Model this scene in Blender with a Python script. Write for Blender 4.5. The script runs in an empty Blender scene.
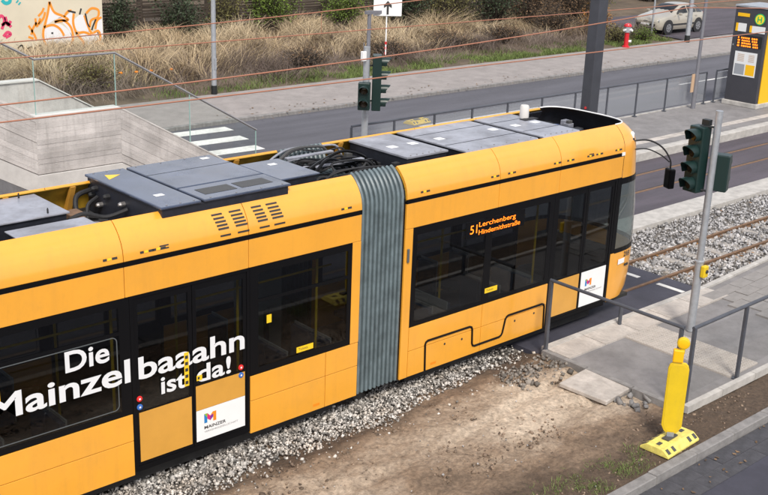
import bpy, bmesh, math, random
import numpy as np
from mathutils import Vector, Matrix, noise
random.seed(7); rng = np.random.default_rng(7)
scene = bpy.context.scene
COL = scene.collection
R_ = math.radians

# ------------------------------------------------------------------ camera
CAM = Vector((0.0, -11.3208, 7.7))
yaw, pit, rol = R_(47.184), R_(18.4975), R_(2.2213)
fw = Vector((math.cos(yaw)*math.cos(pit), math.sin(yaw)*math.cos(pit), -math.sin(pit)))
r0 = fw.cross(Vector((0, 0, 1))).normalized(); u0 = r0.cross(fw)
Rv = r0*math.cos(rol) + u0*math.sin(rol); Uv = -r0*math.sin(rol) + u0*math.cos(rol)
cd = bpy.data.cameras.new('camera'); cam = bpy.data.objects.new('camera', cd); COL.objects.link(cam)
cd.sensor_width = 36; cd.lens = 1103.95/768*36; cd.clip_end = 2000; cd.clip_start = .1
cam.matrix_world = Matrix(((Rv.x, Uv.x, -fw.x, CAM.x), (Rv.y, Uv.y, -fw.y, CAM.y), (Rv.z, Uv.z, -fw.z, CAM.z), (0, 0, 0, 1)))
scene.camera = cam

# ------------------------------------------------------------------ sky, sun, exposure
SUN_EL, SUN_AZ = R_(48), R_(238)          # azimuth measured from +x, counter-clockwise
w = bpy.data.worlds.new('World'); scene.world = w; w.use_nodes = True
nt = w.node_tree; nt.nodes.clear()
def wn(t): return nt.nodes.new(t)
out = wn('ShaderNodeOutputWorld'); bg = wn('ShaderNodeBackground'); bg.inputs['Strength'].default_value = .072
sky = wn('ShaderNodeTexSky'); sky.sky_type = 'NISHITA'; sky.sun_disc = False
sky.sun_elevation = SUN_EL; sky.sun_rotation = R_(90) - SUN_AZ
sky.air_density = 1.0; sky.dust_density = 2.5; sky.ozone_density = 1.0
tc = wn('ShaderNodeTexCoord'); mp = wn('ShaderNodeMapping'); mp.inputs['Scale'].default_value = (1, 1, 2.2)
nz = wn('ShaderNodeTexNoise'); nz.inputs['Scale'].default_value = 3.2; nz.inputs['Detail'].default_value = 8; nz.inputs['Roughness'].default_value = .58
cr = wn('ShaderNodeValToRGB'); cr.color_ramp.elements[0].position = .40; cr.color_ramp.elements[0].color = (.25, .25, .25, 1)
cr.color_ramp.elements[1].position = .60; cr.color_ramp.elements[1].color = (.92, .92, .92, 1)
mx = wn('ShaderNodeMix'); mx.data_type = 'RGBA'; mx.inputs['B'].default_value = (7.6, 7.6, 7.9, 1)
nt.links.new(tc.outputs['Generated'], mp.inputs[0]); nt.links.new(mp.outputs[0], nz.inputs['Vector'])
nt.links.new(nz.outputs['Fac'], cr.inputs[0]); nt.links.new(cr.outputs[0], mx.inputs['Factor'])
nt.links.new(sky.outputs[0], mx.inputs['A']); nt.links.new(mx.outputs['Result'], bg.inputs['Color'])
nt.links.new(bg.outputs[0], out.inputs[0])
sl = bpy.data.lights.new('sun', 'SUN'); sl.energy = 1.5; sl.angle = R_(14); sl.color = (1, .94, .84)
so = bpy.data.objects.new('sun', sl); COL.objects.link(so)
sdir = Vector((math.cos(SUN_EL)*math.cos(SUN_AZ), math.cos(SUN_EL)*math.sin(SUN_AZ), math.sin(SUN_EL)))
so.rotation_euler = sdir.to_track_quat('Z', 'Y').to_euler(); so.location = (0, 0, 40)
vs = scene.view_settings; vs.view_transform = 'Standard'; vs.look = 'None'; vs.exposure = 1.16; vs.gamma = 1; vs.use_curve_mapping = False

# ------------------------------------------------------------------ materials
M = {}
def mat(name, col, rough=.6, metal=0., var=0., vscale=3., bump=0., bscale=40., coat=0., spec=.5, col2=None, island=0., stretch=None, emit=0., detail=6, sheen=0.):
    m = bpy.data.materials.new(name); m.use_nodes = True; n = m.node_tree; b = n.nodes['Principled BSDF']
    b.inputs['Base Color'].default_value = (*col, 1); b.inputs['Roughness'].default_value = rough; b.inputs['Metallic'].default_value = metal
    b.inputs['Coat Weight'].default_value = coat; b.inputs['Coat Roughness'].default_value = .14; b.inputs['Specular IOR Level'].default_value = spec
    L = n.links.new; N = n.nodes.new
    tc = N('ShaderNodeTexCoord'); vec = tc.outputs['Object']
    if stretch:
        mpn = N('ShaderNodeMapping'); mpn.inputs['Scale'].default_value = stretch; L(vec, mpn.inputs[0]); vec = mpn.outputs[0]
    src = None
    if var > 0 or col2:
        t = N('ShaderNodeTexNoise'); t.inputs['Scale'].default_value = vscale; t.inputs['Detail'].default_value = detail; t.inputs['Roughness'].default_value = .62
        L(vec, t.inputs['Vector'])
        c = N('ShaderNodeValToRGB'); e = c.color_ramp.elements; e[0].position = .32; e[1].position = .68
        c2 = col2 if col2 else tuple(min(1, x*(1+var)) for x in col)
        c1 = col if col2 else tuple(x*(1-var) for x in col)
        e[0].color = (*c1, 1); e[1].color = (*c2, 1); L(t.outputs['Fac'], c.inputs[0]); src = c.outputs[0]
    if island > 0:
        g = N('ShaderNodeNewGeometry'); mr = N('ShaderNodeMapRange'); mr.inputs[3].default_value = 1-island; mr.inputs[4].default_value = 1+island
        L(g.outputs['Random Per Island'], mr.inputs[0])
        mm = N('ShaderNodeVectorMath'); mm.operation = 'SCALE'
        if src: L(src, mm.inputs[0])
        else: mm.inputs[0].default_value = col
        L(mr.outputs[0], mm.inputs['Scale']); src = mm.outputs[0]
    if src: L(src, b.inputs['Base Color'])
    if bump > 0:
        t2 = N('ShaderNodeTexNoise'); t2.inputs['Scale'].default_value = bscale; t2.inputs['Detail'].default_value = 5; L(vec, t2.inputs['Vector'])
        bp = N('ShaderNodeBump'); bp.inputs['Strength'].default_value = bump; bp.inputs['Distance'].default_value = .02; L(t2.outputs['Fac'], bp.inputs['Height'])
        L(bp.outputs[0], b.inputs['Normal'])
    if emit > 0:
        b.inputs['Emission Color'].default_value = (*col, 1); b.inputs['Emission Strength'].default_value = emit
    M[name] = m; return m
def glass(name, tint, refl=1.0, rough=.02, base=None, basef=0.):
    m = bpy.data.materials.new(name); m.use_nodes = True; n = m.node_tree; n.nodes.clear(); N = n.nodes.new; L = n.links.new
    o = N('ShaderNodeOutputMaterial'); tr = N('ShaderNodeBsdfTransparent'); tr.inputs[0].default_value = (*tint, 1)
    gl = N('ShaderNodeBsdfGlossy'); gl.inputs['Roughness'].default_value = rough
    fr = N('ShaderNodeFresnel'); fr.inputs[0].default_value = 1.5
    mx = N('ShaderNodeMixShader'); sc = N('ShaderNodeMath'); sc.operation = 'MULTIPLY'; sc.inputs[1].default_value = refl
    gm_ = N('ShaderNodeNewGeometry'); iv = N('ShaderNodeMath'); iv.operation = 'SUBTRACT'; iv.inputs[0].default_value = 1; L(gm_.outputs['Backfacing'], iv.inputs[1])
    s2_ = N('ShaderNodeMath'); s2_.operation = 'MULTIPLY'; L(fr.outputs[0], sc.inputs[0]); L(sc.outputs[0], s2_.inputs[0]); L(iv.outputs[0], s2_.inputs[1]); L(s2_.outputs[0], mx.inputs[0])
    a = tr.outputs[0]
    if base:
        df = N('ShaderNodeBsdfDiffuse'); df.inputs[0].default_value = (*base, 1); mb = N('ShaderNodeMixShader'); mb.inputs[0].default_value = basef
        L(tr.outputs[0], mb.inputs[1]); L(df.outputs[0], mb.inputs[2]); a = mb.outputs[0]
    L(a, mx.inputs[1]); L(gl.outputs[0], mx.inputs[2]); L(mx.outputs[0], o.inputs[0]); M[name] = m; return m

mat('tram_yellow', (.81, .365, .034), .34, coat=.8, spec=.6, var=.04, vscale=1.2)
def grime(name, base, dirty, amount):
    m = M[name]; n = m.node_tree; N = n.nodes.new; L = n.links.new; b = n.nodes['Principled BSDF']; src = b.inputs['Base Color'].links[0].from_socket
    tc = N('ShaderNodeTexCoord'); out = []
    for sc_, lo, hi, am in (((5, 5, .45), .50, .80, .45), ((.9, .9, .9), .48, .75, .4), ((14, 14, 14), .55, .8, .35)):
        mp_ = N('ShaderNodeMapping'); mp_.inputs['Scale'].default_value = sc_; L(tc.outputs['Object'], mp_.inputs[0])
        t = N('ShaderNodeTexNoise'); t.inputs['Scale'].default_value = 1.6; t.inputs['Detail'].default_value = 7; t.inputs['Roughness'].default_value = .65; L(mp_.outputs[0], t.inputs['Vector'])
        r = N('ShaderNodeMapRange'); r.inputs[1].default_value = lo; r.inputs[2].default_value = hi; r.inputs[3].default_value = 0; r.inputs[4].default_value = am*amount; L(t.outputs['Fac'], r.inputs[0])
        mx = N('ShaderNodeMix'); mx.data_type = 'RGBA'; L(r.outputs[0], mx.inputs['Factor']); L(src, mx.inputs['A']); mx.inputs['B'].default_value = (*dirty, 1); src = mx.outputs['Result']
        out.append(r.outputs[0])
    L(src, b.inputs['Base Color'])
    rr = N('ShaderNodeMapRange'); rr.inputs[1].default_value = 0; rr.inputs[2].default_value = .4; rr.inputs[3].default_value = b.inputs['Roughness'].default_value; rr.inputs[4].default_value = .6; L(out[1], rr.inputs[0]); L(rr.outputs[0], b.inputs['Roughness'])
grime('tram_yellow', None, (.34, .19, .05), .34)
mat('tram_ochre', (.62, .31, .05), .35, coat=.4, var=.05)
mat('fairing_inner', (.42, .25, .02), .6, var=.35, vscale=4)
mat('black_trim', (.006, .006, .007), .3, spec=.12)
mat('black_matte', (.015, .015, .017), .7, var=.4, vscale=6)
mat('underframe', (.02, .019, .018), .85, var=.4)
mat('gangway_rubber', (.115, .15, .165), .42, var=.25, vscale=5)
mat('roof_grey', (.05, .066, .11), .16, var=.3, vscale=1.8, coat=.25)
mat('roof_light', (.27, .28, .325), .32, var=.3, vscale=1.7)
mat('roof_dark', (.014, .016, .024), .5, var=.4, vscale=5)
grime('roof_light', None, (.10, .09, .08), .9); grime('roof_grey', None, (.13, .13, .14), .7)
mat('roof_deck', (.035, .036, .04), .7, var=.4)
mat('grille', (.06, .06, .06), .6)
mat('white_paint', (.80, .80, .80), .45, var=.03)
mat('letter_white', (.72, .73, .75), .45)
mat('grey_line', (.09, .10, .105), .4)
mat('led', (1.0, .20, .008), .5, emit=1.0)
mat('sticker_yellow', (.85, .55, .02), .4)
mat('red_button', (.65, .02, .02), .4); mat('blue_button', (.03, .13, .45), .4)
mat('ink', (.03, .03, .03), .6); mat('ink_grey', (.25, .25, .25), .6)
for nme, c in dict(logo_pink=(.65, .02, .16), logo_orange=(.85, .25, .01), logo_green=(.25, .45, .03), logo_blue=(.02, .20, .50), logo_violet=(.2, .03, .3)).items(): mat(nme, c, .45)
mat('interior_floor', (.10, .10, .11), .7); mat('interior_wall', (.30, .31, .32), .6); mat('interior_seat', (.05, .07, .12), .8); mat('seat_shell', (.32, .33, .34), .5)
mat('grab_yellow', (.75, .50, .02), .4)
glass('tram_glass', (.50, .52, .52), 1.15)
glass('cab_glass', (.45, .52, .52), 1.6, base=(.30, .36, .37), basef=.18)
glass('balustrade_glass', (.955, .98, .97), .8)
glass('screen_glass', (.92, .93, .945), 1.4, base=(.42, .44, .47), basef=.22); glass('clear_glass', (.985, .99, .99), .8)
mat('glass_edge', (.30, .45, .42), .2)
mat('galvanised', (.42, .44, .47), .45, metal=.55, var=.12, vscale=8)
mat('steel', (.40, .38, .37), .35, metal=.8, var=.1)
mat('pole_grey', (.20, .20, .225), .5, metal=.3, var=.1)
mat('mast_dark', (.045, .048, .06), .5, var=.15)
mat('rail_paint', (.065, .07, .085), .45, var=.2)
mat('signal_green', (.007, .024, .022), .4)
mat('signal_black', (.01, .012, .012), .5)
mat('lens_dark', (.03, .02, .01), .15)
mat('beacon_yellow', (.68, .47, .012), .45, var=.06, vscale=4)
mat('beacon_base', (.70, .60, .14), .75, var=.25, vscale=9, bump=.2)
grime('beacon_yellow', None, (.40, .28, .06), .5); grime('beacon_base', None, (.30, .24, .12), .8)
mat('beacon_lens', (.90, .48, .005), .2, coat=.5)
mat('copper', (.42, .18, .11), .5, metal=.3)
mat('rail_rust', (.17, .098, .055), .7, var=.3, vscale=12)
mat('rail_shine', (.45, .40, .36), .3, metal=.9)
mat('ballast_base', (.15, .135, .12), .95, var=.5, vscale=25, bump=.8, bscale=45)
mat('ballast_stone', (.34, .33, .33), .9, island=.6)
mat('ballast_white', (.46, .445, .425), .9, island=.8, col2=(.33, .29, .25), vscale=3)
mat('clod', (.20, .145, .105), .95, island=.6)
mat('rubble', (.19, .17, .15), .95, island=.5)
mat('sleeper', (.34, .31, .28), .9, var=.2, vscale=7, bump=.3)
mat('asphalt', (.095, .094, .110), .85, var=.2, vscale=1.1, stretch=(.12, 1, 1), bump=.25, bscale=160); grime('asphalt', None, (.055, .052, .055), .8)
mat('asphalt_dark', (.074, .062, .076), .75, var=.3, vscale=1.3, stretch=(.15, 1, 1), bump=.25, bscale=160); grime('asphalt_dark', None, (.04, .037, .04), .9)
mat('asphalt_near', (.046, .045, .062), .75, var=.2, vscale=2.5, bump=.25, bscale=160)
mat('pavement', (.29, .262, .25), .9, var=.12, vscale=2, bump=.2, bscale=90); grime('pavement', None, (.13, .12, .11), .7)
mat('platform_grey', (.21, .20, .20), .9, var=.16, vscale=2.2, bump=.25, bscale=100); grime('platform_grey', None, (.09, .085, .08), .8)
mat('paver', (.24, .225, .215), .9, var=.12, vscale=5, bump=.25, bscale=80)
mat('slab_light', (.45, .41, .375), .9, var=.25, vscale=3.5, bump=.3, bscale=60); grime('slab_light', None, (.17, .145, .12), .9)
mat('kerb', (.22, .21, .205), .9, var=.25, vscale=6, bump=.3, bscale=70)
mat('kerb_light', (.42, .40, .375), .9, var=.2, vscale=4, bump=.3, bscale=60)
mat('gutter', (.055, .054, .062), .85, var=.25, vscale=6, bump=.3)
mat('road_white', (.70, .69, .66), .7, var=.1, vscale=12); grime('road_white', None, (.25, .24, .23), 1.1)
mat('concrete', (.53, .50, .485), .88, var=.22, vscale=1.6, bump=.35, bscale=40, island=.12)
grime('concrete', None, (.20, .18, .17), 1.0)
mat('concrete_cap', (.58, .56, .54), .85, var=.1, vscale=4, bump=.15)
mat('concrete_floor', (.50, .485, .46), .9, var=.12, vscale=5)
mat('wall_cream', (.66, .60, .47), .85, var=.05, vscale=.8)
mat('graffiti_orange', (.85, .30, .03), .6); mat('graffiti_white', (.78, .78, .80), .6); mat('graffiti_pink', (.70, .06, .16), .6); mat('graffiti_teal', (.03, .42, .45), .6)
mat('fence_wood', (.055, .041, .031), .9, var=.4, vscale=4, stretch=(.4, 1, 6))
mat('soil', (.115, .085, .058), .95, var=.35, vscale=1.0, bump=.6, bscale=14)
mat('dry_grass', (.38, .28, .165), .9, island=.4, col2=(.52, .42, .28), vscale=.35, detail=3); mat('dry_stem', (.10, .072, .06), .9, island=.5, col2=(.21, .165, .135), vscale=.5, detail=3)
mat('green_grass', (.125, .17, .045), .85, island=.5)
mat('leaf_green', (.10, .15, .02), .7, island=.45); mat('leaf_olive', (.12, .11, .035), .8, island=.5); mat('leaf_dark', (.028, .045, .018), .7, island=.5)
mat('leaf_brown', (.16, .10, .055), .9, island=.5); mat('leaf_rust', (.28, .13, .03), .85, island=.4); mat('bark', (.055, .042, .033), .95, var=.3, vscale=8, bump=.5)
mat('car_paint', (.43, .395, .33), .28, metal=.25, coat=.7); mat('car_trim', (.02, .02, .022), .5); mat('tyre', (.015, .015, .016), .85); mat('alloy', (.45, .46, .48), .35, metal=.8)
glass('car_glass', (.10, .12, .13), 1.3)
mat('headlight', (.30, .32, .35), .1, coat=.8); mat('tail_red', (.35, .01, .01), .2)
mat('hydrant_red', (.55, .012, .02), .35, coat=.3); mat('kiosk_dark', (.045, .045, .055), .45, var=.08); mat('kiosk_yellow', (.85, .47, .005), .45)
mat('sign_green', (.03, .42, .12), .4); mat('sign_yellow', (.9, .72, .03), .4); mat('poster_white', (.72, .73, .74), .5); mat('plaque', (.50, .34, .22), .6)
mat('band_red', (.55, .03, .03), .5); mat('tarp_blue', (.02, .05, .16), .5)

# dirt: dry pale crust over darker damp soil
def dirt_mat():
    m = bpy.data.materials.new('dirt'); m.use_nodes = True; n = m.node_tree; N = n.nodes.new; L = n.links.new; b = n.nodes['Principled BSDF']; b.inputs['Roughness'].default_value = .95
    tc = N('ShaderNodeTexCoord')
    a = N('ShaderNodeTexNoise'); a.inputs['Scale'].default_value = .55; a.inputs['Detail'].default_value = 7; a.inputs['Roughness'].default_value = .65
    mpn = N('ShaderNodeMapping'); mpn.inputs['Scale'].default_value = (.55, 1, 1); mpn.inputs['Location'].default_value = (3.3, 1.2, 0); L(tc.outputs['Object'], mpn.inputs[0]); L(mpn.outputs[0], a.inputs['Vector'])
    at = N('ShaderNodeAttribute'); at.attribute_name = 'dry'
    ad = N('ShaderNodeMath'); ad.operation = 'ADD'; L(a.outputs['Fac'], ad.inputs[0]); L(at.outputs['Fac'], ad.inputs[1])
    c = N('ShaderNodeValToRGB'); e = c.color_ramp.elements
    e[0].position = .36; e[0].color = (.10, .068, .046, 1); e[1].position = .74; e[1].color = (.56, .455, .35, 1)
    k = e.new(.52); k.color = (.26, .183, .124, 1)
    L(ad.outputs[0], c.inputs[0])
    f = N('ShaderNodeTexNoise'); f.inputs['Scale'].default_value = 14; f.inputs['Detail'].default_value = 6; f.inputs['Roughness'].default_value = .7; L(tc.outputs['Object'], f.inputs['Vector'])
    mr = N('ShaderNodeMapRange'); mr.inputs[1].default_value = .3; mr.inputs[2].default_value = .7; mr.inputs[3].default_value = .50; mr.inputs[4].default_value = 1.35; L(f.outputs['Fac'], mr.inputs[0])
    v = N('ShaderNodeVectorMath'); v.operation = 'SCALE'; L(c.outputs[0], v.inputs[0]); L(mr.outputs[0], v.inputs['Scale']); L(v.outputs[0], b.inputs['Base Color'])
    bp = N('ShaderNodeBump'); bp.inputs['Strength'].default_value = 1.0; bp.inputs['Distance'].default_value = .04; L(f.outputs['Fac'], bp.inputs['Height']); L(bp.outputs[0], b.inputs['Normal'])
    M['dirt'] = m
dirt_mat()

# ------------------------------------------------------------------ mesh helpers
class MB:
    def __init__(s): s.v = []; s.f = []
    def box(s, x0, y0, z0, x1, y1, z1):
        x0, x1 = sorted((x0, x1)); y0, y1 = sorted((y0, y1)); z0, z1 = sorted((z0, z1)); i = len(s.v)
        s.v += [(x0, y0, z0), (x1, y0, z0), (x1, y1, z0), (x0, y1, z0), (x0, y0, z1), (x1, y0, z1), (x1, y1, z1), (x0, y1, z1)]
        s.f += [tuple(i+k for k in q) for q in ((3, 2, 1, 0), (4, 5, 6, 7), (0, 1, 5, 4), (1, 2, 6, 5), (2, 3, 7, 6), (3, 0, 4, 7))]; return s
    def obox(s, c, ax, ay, az, hx, hy, hz):      # oriented box
        c = Vector(c); ax = Vector(ax).normalized()*hx; ay = Vector(ay).normalized()*hy; az = Vector(az).normalized()*hz; i = len(s.v)
        for a, b, d in ((-1, -1, -1), (1, -1, -1), (1, 1, -1), (-1, 1, -1), (-1, -1, 1), (1, -1, 1), (1, 1, 1), (-1, 1, 1)):
            s.v.append(tuple(c + a*ax + b*ay + d*az))
        s.f += [tuple(i+k for k in q) for q in ((3, 2, 1, 0), (4, 5, 6, 7), (0, 1, 5, 4), (1, 2, 6, 5), (2, 3, 7, 6), (3, 0, 4, 7))]; return s
    def poly(s, pts): i = len(s.v); s.v += [tuple(p) for p in pts]; s.f.append(tuple(range(i, i+len(pts)))); return s
    def prism(s, pts, d):                        # polygon (3-D points) swept by vector d
        i = len(s.v); n = len(pts); d = Vector(d); s.v += [tuple(p) for p in pts] + [tuple(Vector(p)+d) for p in pts]
        s.f.append(tuple(range(i+n-1, i-1, -1))); s.f.append(tuple(range(i+n, i+2*n)))
        for k in range(n): s.f.append((i+k, i+(k+1) % n, i+n+(k+1) % n, i+n+k))
        return s
    def tube(s, path, r, n=8, cap=True):
        path = [Vector(p) for p in path]; rs = r if isinstance(r, (list, tuple)) else [r]*len(path); i = len(s.v); up = None
        for k, p in enumerate(path):
            d = (path[min(k+1, len(path)-1)] - path[max(k-1, 0)]).normalized()
            if up is None: up = Vector((0, 0, 1)) if abs(d.z) < .9 else Vector((1, 0, 0))
            a = d.cross(up).normalized(); b = a.cross(d).normalized(); up = b
            for q in range(n):
                t = 2*math.pi*q/n; s.v.append(tuple(p + (a*math.cos(t) + b*math.sin(t))*rs[k]))
        for k in range(len(path)-1):
            for q in range(n):
                s.f.append((i+k*n+q, i+k*n+(q+1) % n, i+(k+1)*n+(q+1) % n, i+(k+1)*n+q))
        if cap: s.f.append(tuple(range(i+n-1, i-1, -1))); j = i+(len(path)-1)*n; s.f.append(tuple(range(j, j+n)))
        return s
    def lathe(s, c, prof, n=16, axis=(0, 0, 1)): # prof: (radius, height)
        ax = Vector(axis).normalized(); return s.tube([Vector(c)+ax*h for _, h in prof], [max(q, 1e-4) for q, _ in prof], n)
    def grid(s, rows, close=False):              # rows of equal-length point lists
        i = len(s.v); n = len(rows[0])
        for r in rows: s.v += [tuple(p) for p in r]
        for a in range(len(rows)-1):
            for b in range(n if close else n-1):
                s.f.append((i+a*n+b, i+a*n+(b+1) % n, i+(a+1)*n+(b+1) % n, i+(a+1)*n+b))
        return s
    def mesh(s, name, origin=(0, 0, 0)):
        me = bpy.data.meshes.new(name); o = Vector(origin); me.from_pydata([tuple(Vector(p)-o) for p in s.v], [], s.f); me.update(); return me
    def build(s, name, m, parent=None, smooth=False, bevel=0., kind=None, label=None, origin=None):
        if parent is not None: o_ = wpos(parent)
        else: o_ = Vector(origin) if origin else Vector((0, 0, 0))
        me = s.mesh(name, o_); me.materials.append(M[m])
        o = bpy.data.objects.new(name, me); COL.objects.link(o)
        if parent is not None: o.parent = parent
        elif origin: o.location = origin
        fin(o, smooth, bevel)
        if kind: o['kind'] = kind
        if label: o['label'] = label
        return o
def fin(o, smooth=False, bevel=0.):
    bm = bmesh.new(); bm.from_mesh(o.data); bmesh.ops.recalc_face_normals(bm, faces=bm.faces); bm.to_mesh(o.data); bm.free()
    if smooth:
        for p in o.data.polygons: p.use_smooth = True
        md = o.modifiers.new('es', 'EDGE_SPLIT'); md.split_angle = R_(38)
    if bevel:
        md = o.modifiers.new('bv', 'BEVEL'); md.width = bevel; md.segments = 2; md.limit_method = 'ANGLE'; md.angle_limit = R_(40)
def wpos(o):
    p = Vector(o.location)
    while o.parent is not None: o = o.parent; p += Vector(o.location)
    return p
def thing(name, label, cat, loc=(0, 0, 0), group=None):
    o = bpy.data.objects.new(name, None); COL.objects.link(o); o.location = loc; o.empty_display_size = .2
    o['label'] = label; o['category'] = cat
    if group: o['group'] = group
    return o
def tag(o, label, cat, group=None):
    o['label'] = label; o['category'] = cat
    if group: o['group'] = group
    return o
def struct(o): o['kind'] = 'structure'; return o
def inst(me, name, parent, loc, rot=None, label=None):
    o = bpy.data.objects.new(name, me); COL.objects.link(o); o.parent = parent; o.location = Vector(loc) - wpos(parent)
    if rot: o.rotation_euler = rot
    return o
def copy_tree(o, parent=None):
    c = o.copy(); COL.objects.link(c); c.parent = parent
    for ch in list(o.children): copy_tree(ch, c)
    return c
def catmull(p, n=6):
    p = [Vector(q) for q in p]; o = []
    for i in range(len(p)-1):
        a, b, c, d = p[max(i-1, 0)], p[i], p[i+1], p[min(i+2, len(p)-1)]
        for k in range(n):
            t = k/n; o.append(.5*((2*b)+(c-a)*t+(2*a-5*b+4*c-d)*t*t+(3*b-a-3*c+d)*t**3))
    o.append(p[-1]); return o
def npmesh(name, V, F, m, kind=None, origin=None, parent=None):
    """V (n,3), F (k,3|4) numpy arrays"""
    me = bpy.data.meshes.new(name); V = np.asarray(V, dtype=np.float32); F = np.asarray(F, dtype=np.int32); k = F.shape[1]
    if parent is not None: V = V - np.array(wpos(parent), dtype=np.float32)
    me.vertices.add(len(V)); me.vertices.foreach_set('co', V.ravel()); me.loops.add(F.size); me.loops.foreach_set('vertex_index', F.ravel())
    me.polygons.add(len(F)); me.polygons.foreach_set('loop_start', np.arange(len(F), dtype=np.int32)*k); me.polygons.foreach_set('loop_total', np.full(len(F), k, dtype=np.int32))
    me.update(calc_edges=True); me.validate(); me.materials.append(M[m])
    o = bpy.data.objects.new(name, me); COL.objects.link(o)
    if parent is not None: o.parent = parent
    if kind: o['kind'] = kind
    return o
def text(name, body, m, parent, x0, x1, zb, cap, y=-.004, weight=.0, face='y-', rotz=None, loc=None, shear=0.):
    """text fitted to [x0,x1] wide, cap height cap, baseline zb, on the plane y"""
    cu = bpy.data.curves.new('t', 'FONT'); cu.body = body; cu.size = 1; cu.offset = weight; cu.resolution_u = 4; cu.shear = shear
    to = bpy.data.objects.new('t', cu); COL.objects.link(to); dg = bpy.context.evaluated_depsgraph_get(); dg.update()
    me = bpy.data.meshes.new_from_object(to.evaluated_get(dg)); bpy.data.objects.remove(to); bpy.data.curves.remove(cu)
    co = np.empty(len(me.vertices)*3, dtype=np.float32); me.vertices.foreach_get('co', co); co = co.reshape(-1, 3)
    a, b = co[:, 0].min(), co[:, 0].max(); capn = .73
    X = (co[:, 0]-a)/(b-a)*(x1-x0); Z = co[:, 1]/capn*cap
    if face == 'y-': P = np.stack([x0+X, np.full_like(X, y), zb+Z], 1)
    else:  # facing -x : text runs towards -y, x0/x1 are distances along -y measured from loc
        P = np.stack([np.full_like(X, loc[0]), loc[1]-(x0+X), zb+Z], 1)
    P = P - np.array(wpos(parent))
    me.vertices.foreach_set('co', P.astype(np.float32).ravel()); me.materials.clear(); me.materials.append(M[m]); me.update()
    o = bpy.data.objects.new(name, me); COL.objects.link(o); o.parent = parent; return o

# ------------------------------------------------------------------ ground
def sheet(name, x0, y0, x1, y1, z, m):
    return struct(MB().poly([(x0, y0, z), (x1, y0, z), (x1, y1, z), (x0, y1, z)]).build(name, m))
sheet('ground', -400, -400, 600, 600, -.30, 'soil')
sheet('near_road', -60, -40, 160, -4.62, -.11, 'asphalt_near')
sheet('track_bed', -60, -.75, 160, 3.05, -.10, 'ballast_base')
sheet('far_track_road', -60, 3.72, 160, 7.05, 0.0, 'asphalt_dark')
sheet('far_road', -60, 10.62, 160, 17.86, 0.0, 'asphalt')
def slab(name, x0, y0, x1, y1, z0, z1, m): return struct(MB().box(x0, y0, z0, x1, y1, z1).build(name, m))
slab('median_strip', -60, 3.02, 160, 3.72, -.25, .03, 'kerb_light')
slab('far_platform', -60, 7.36, 160, 10.5, -.25, .25, 'platform_grey')
slab('far_sidewalk', -60, 18.02, 160, 21.75, -.25, .12, 'pavement')
# verge terrain behind the sidewalk
def verge():
    xs = np.arange(-30, 160, 1.6); ys = np.concatenate([np.arange(21.75, 40, .8), np.arange(40, 130, 5)])
    rows = []
    for y in ys:
        rows.append([(x, y, .10 + max(0, min(1, (y-22)/9))*.35 + (noise.noise((x*.35, y*.35, 0))*.12 if y > 22.3 and not (50 < x < 74 and y < 30) else 0)) for x in xs])
    o = struct(MB().grid(rows).build('verge', 'soil', smooth=True)); return o
verge()
# driveway the car stands on
struct(MB().grid([[(x, y, .13 + max(0, min(1, (y-22)/9))*.35 + .02) for x in (51.6, 56, 60, 64, 70, 90)] for y in (21.76, 23, 25, 27, 28.5)]).build('driveway', 'asphalt_dark'))

# kerb stones as pieces
def kerb_run(name, y0, y1, z0, z1, x0, x1, L, m, bev=.012):
    base = slab(name, x0, y0+.02, x1, y1-.02, z0-.05, z1-.03, m)
    me = MB().box(-L/2+.006, y0, z0, L/2-.006, y1, z1).mesh('kerb_stone'); me.materials.append(M[m]); i = 0
    bm = bmesh.new(); bm.from_mesh(me); bmesh.ops.bevel(bm, geom=bm.edges[:], offset=bev, segments=1, affect='EDGES'); bm.to_mesh(me); bm.free()
    x = x0
    while x < x1 and i < 110:
        o = inst(me, 'kerb_stone', base, (x+L/2, random.uniform(-.006, .006), random.uniform(-.006, .006))); x += L; i += 1
    return base
kerb_run('near_kerb', -4.08, -3.92, -.25, .03, 4, 40, 1.0, 'kerb')
kerb_run('platform_kerb', 7.05, 7.36, -.05, .25, 0, 90, 1.5, 'kerb_light')
kerb_run('far_kerb', 17.86, 18.02, -.1, .12, 0, 100, 1.0, 'kerb')
kerb_run('railing_kerb', 10.5, 10.62, -.1, .28, 0, 60, 1.0, 'kerb_light')
# gutter pavers along the near kerb
gut = sheet('gutter', -60, -4.62, 160, -4.08, -.125, 'gutter')
gm = MB().box(-.248, -.133, -.05, .248, .133, .012).mesh('gutter_paver'); gm.materials.append(M['gutter'])
x = 9.0
while x < 22:
    for k in range(2): inst(gm, 'gutter_paver', gut, (x + k*.25, -4.22-k*.27, -.115+random.uniform(-.003, .003)))
    x += .5
# painted markings
slab('platform_pale_line', -60, 7.78, 160, 8.08, .2, .254, 'slab_light')
zc = sheet('crossing_zone', 14.0, 10.7, 21.0, 17.8, .002, 'asphalt')
for k in range(5):
    A = Vector((19.6-.33*k, 17.25-1.28*k, 0)); dr = Vector((math.cos(R_(-3.5)), math.sin(R_(-3.5)), 0)); pn_ = Vector((-dr.y, dr.x, 0))
    struct(MB().prism([A-dr*4-pn_*.27+Vector((0, 0, -.01)), A-pn_*.27+Vector((0, 0, -.01)), A+pn_*.27+Vector((0, 0, -.01)), A-dr*4+pn_*.27+Vector((0, 0, -.01))], (0, 0, .017)).build('zebra_stripe', 'road_white'))
for (x0, x1, y0, y1) in ((25, 31, 14.1, 14.22), (40, 46, 14.1, 14.22), (55, 61, 14.1, 14.22)):
    struct(MB().box(x0, y0, -.01, x1, y1, .005).build('lane_mark', 'road_white'))

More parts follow.
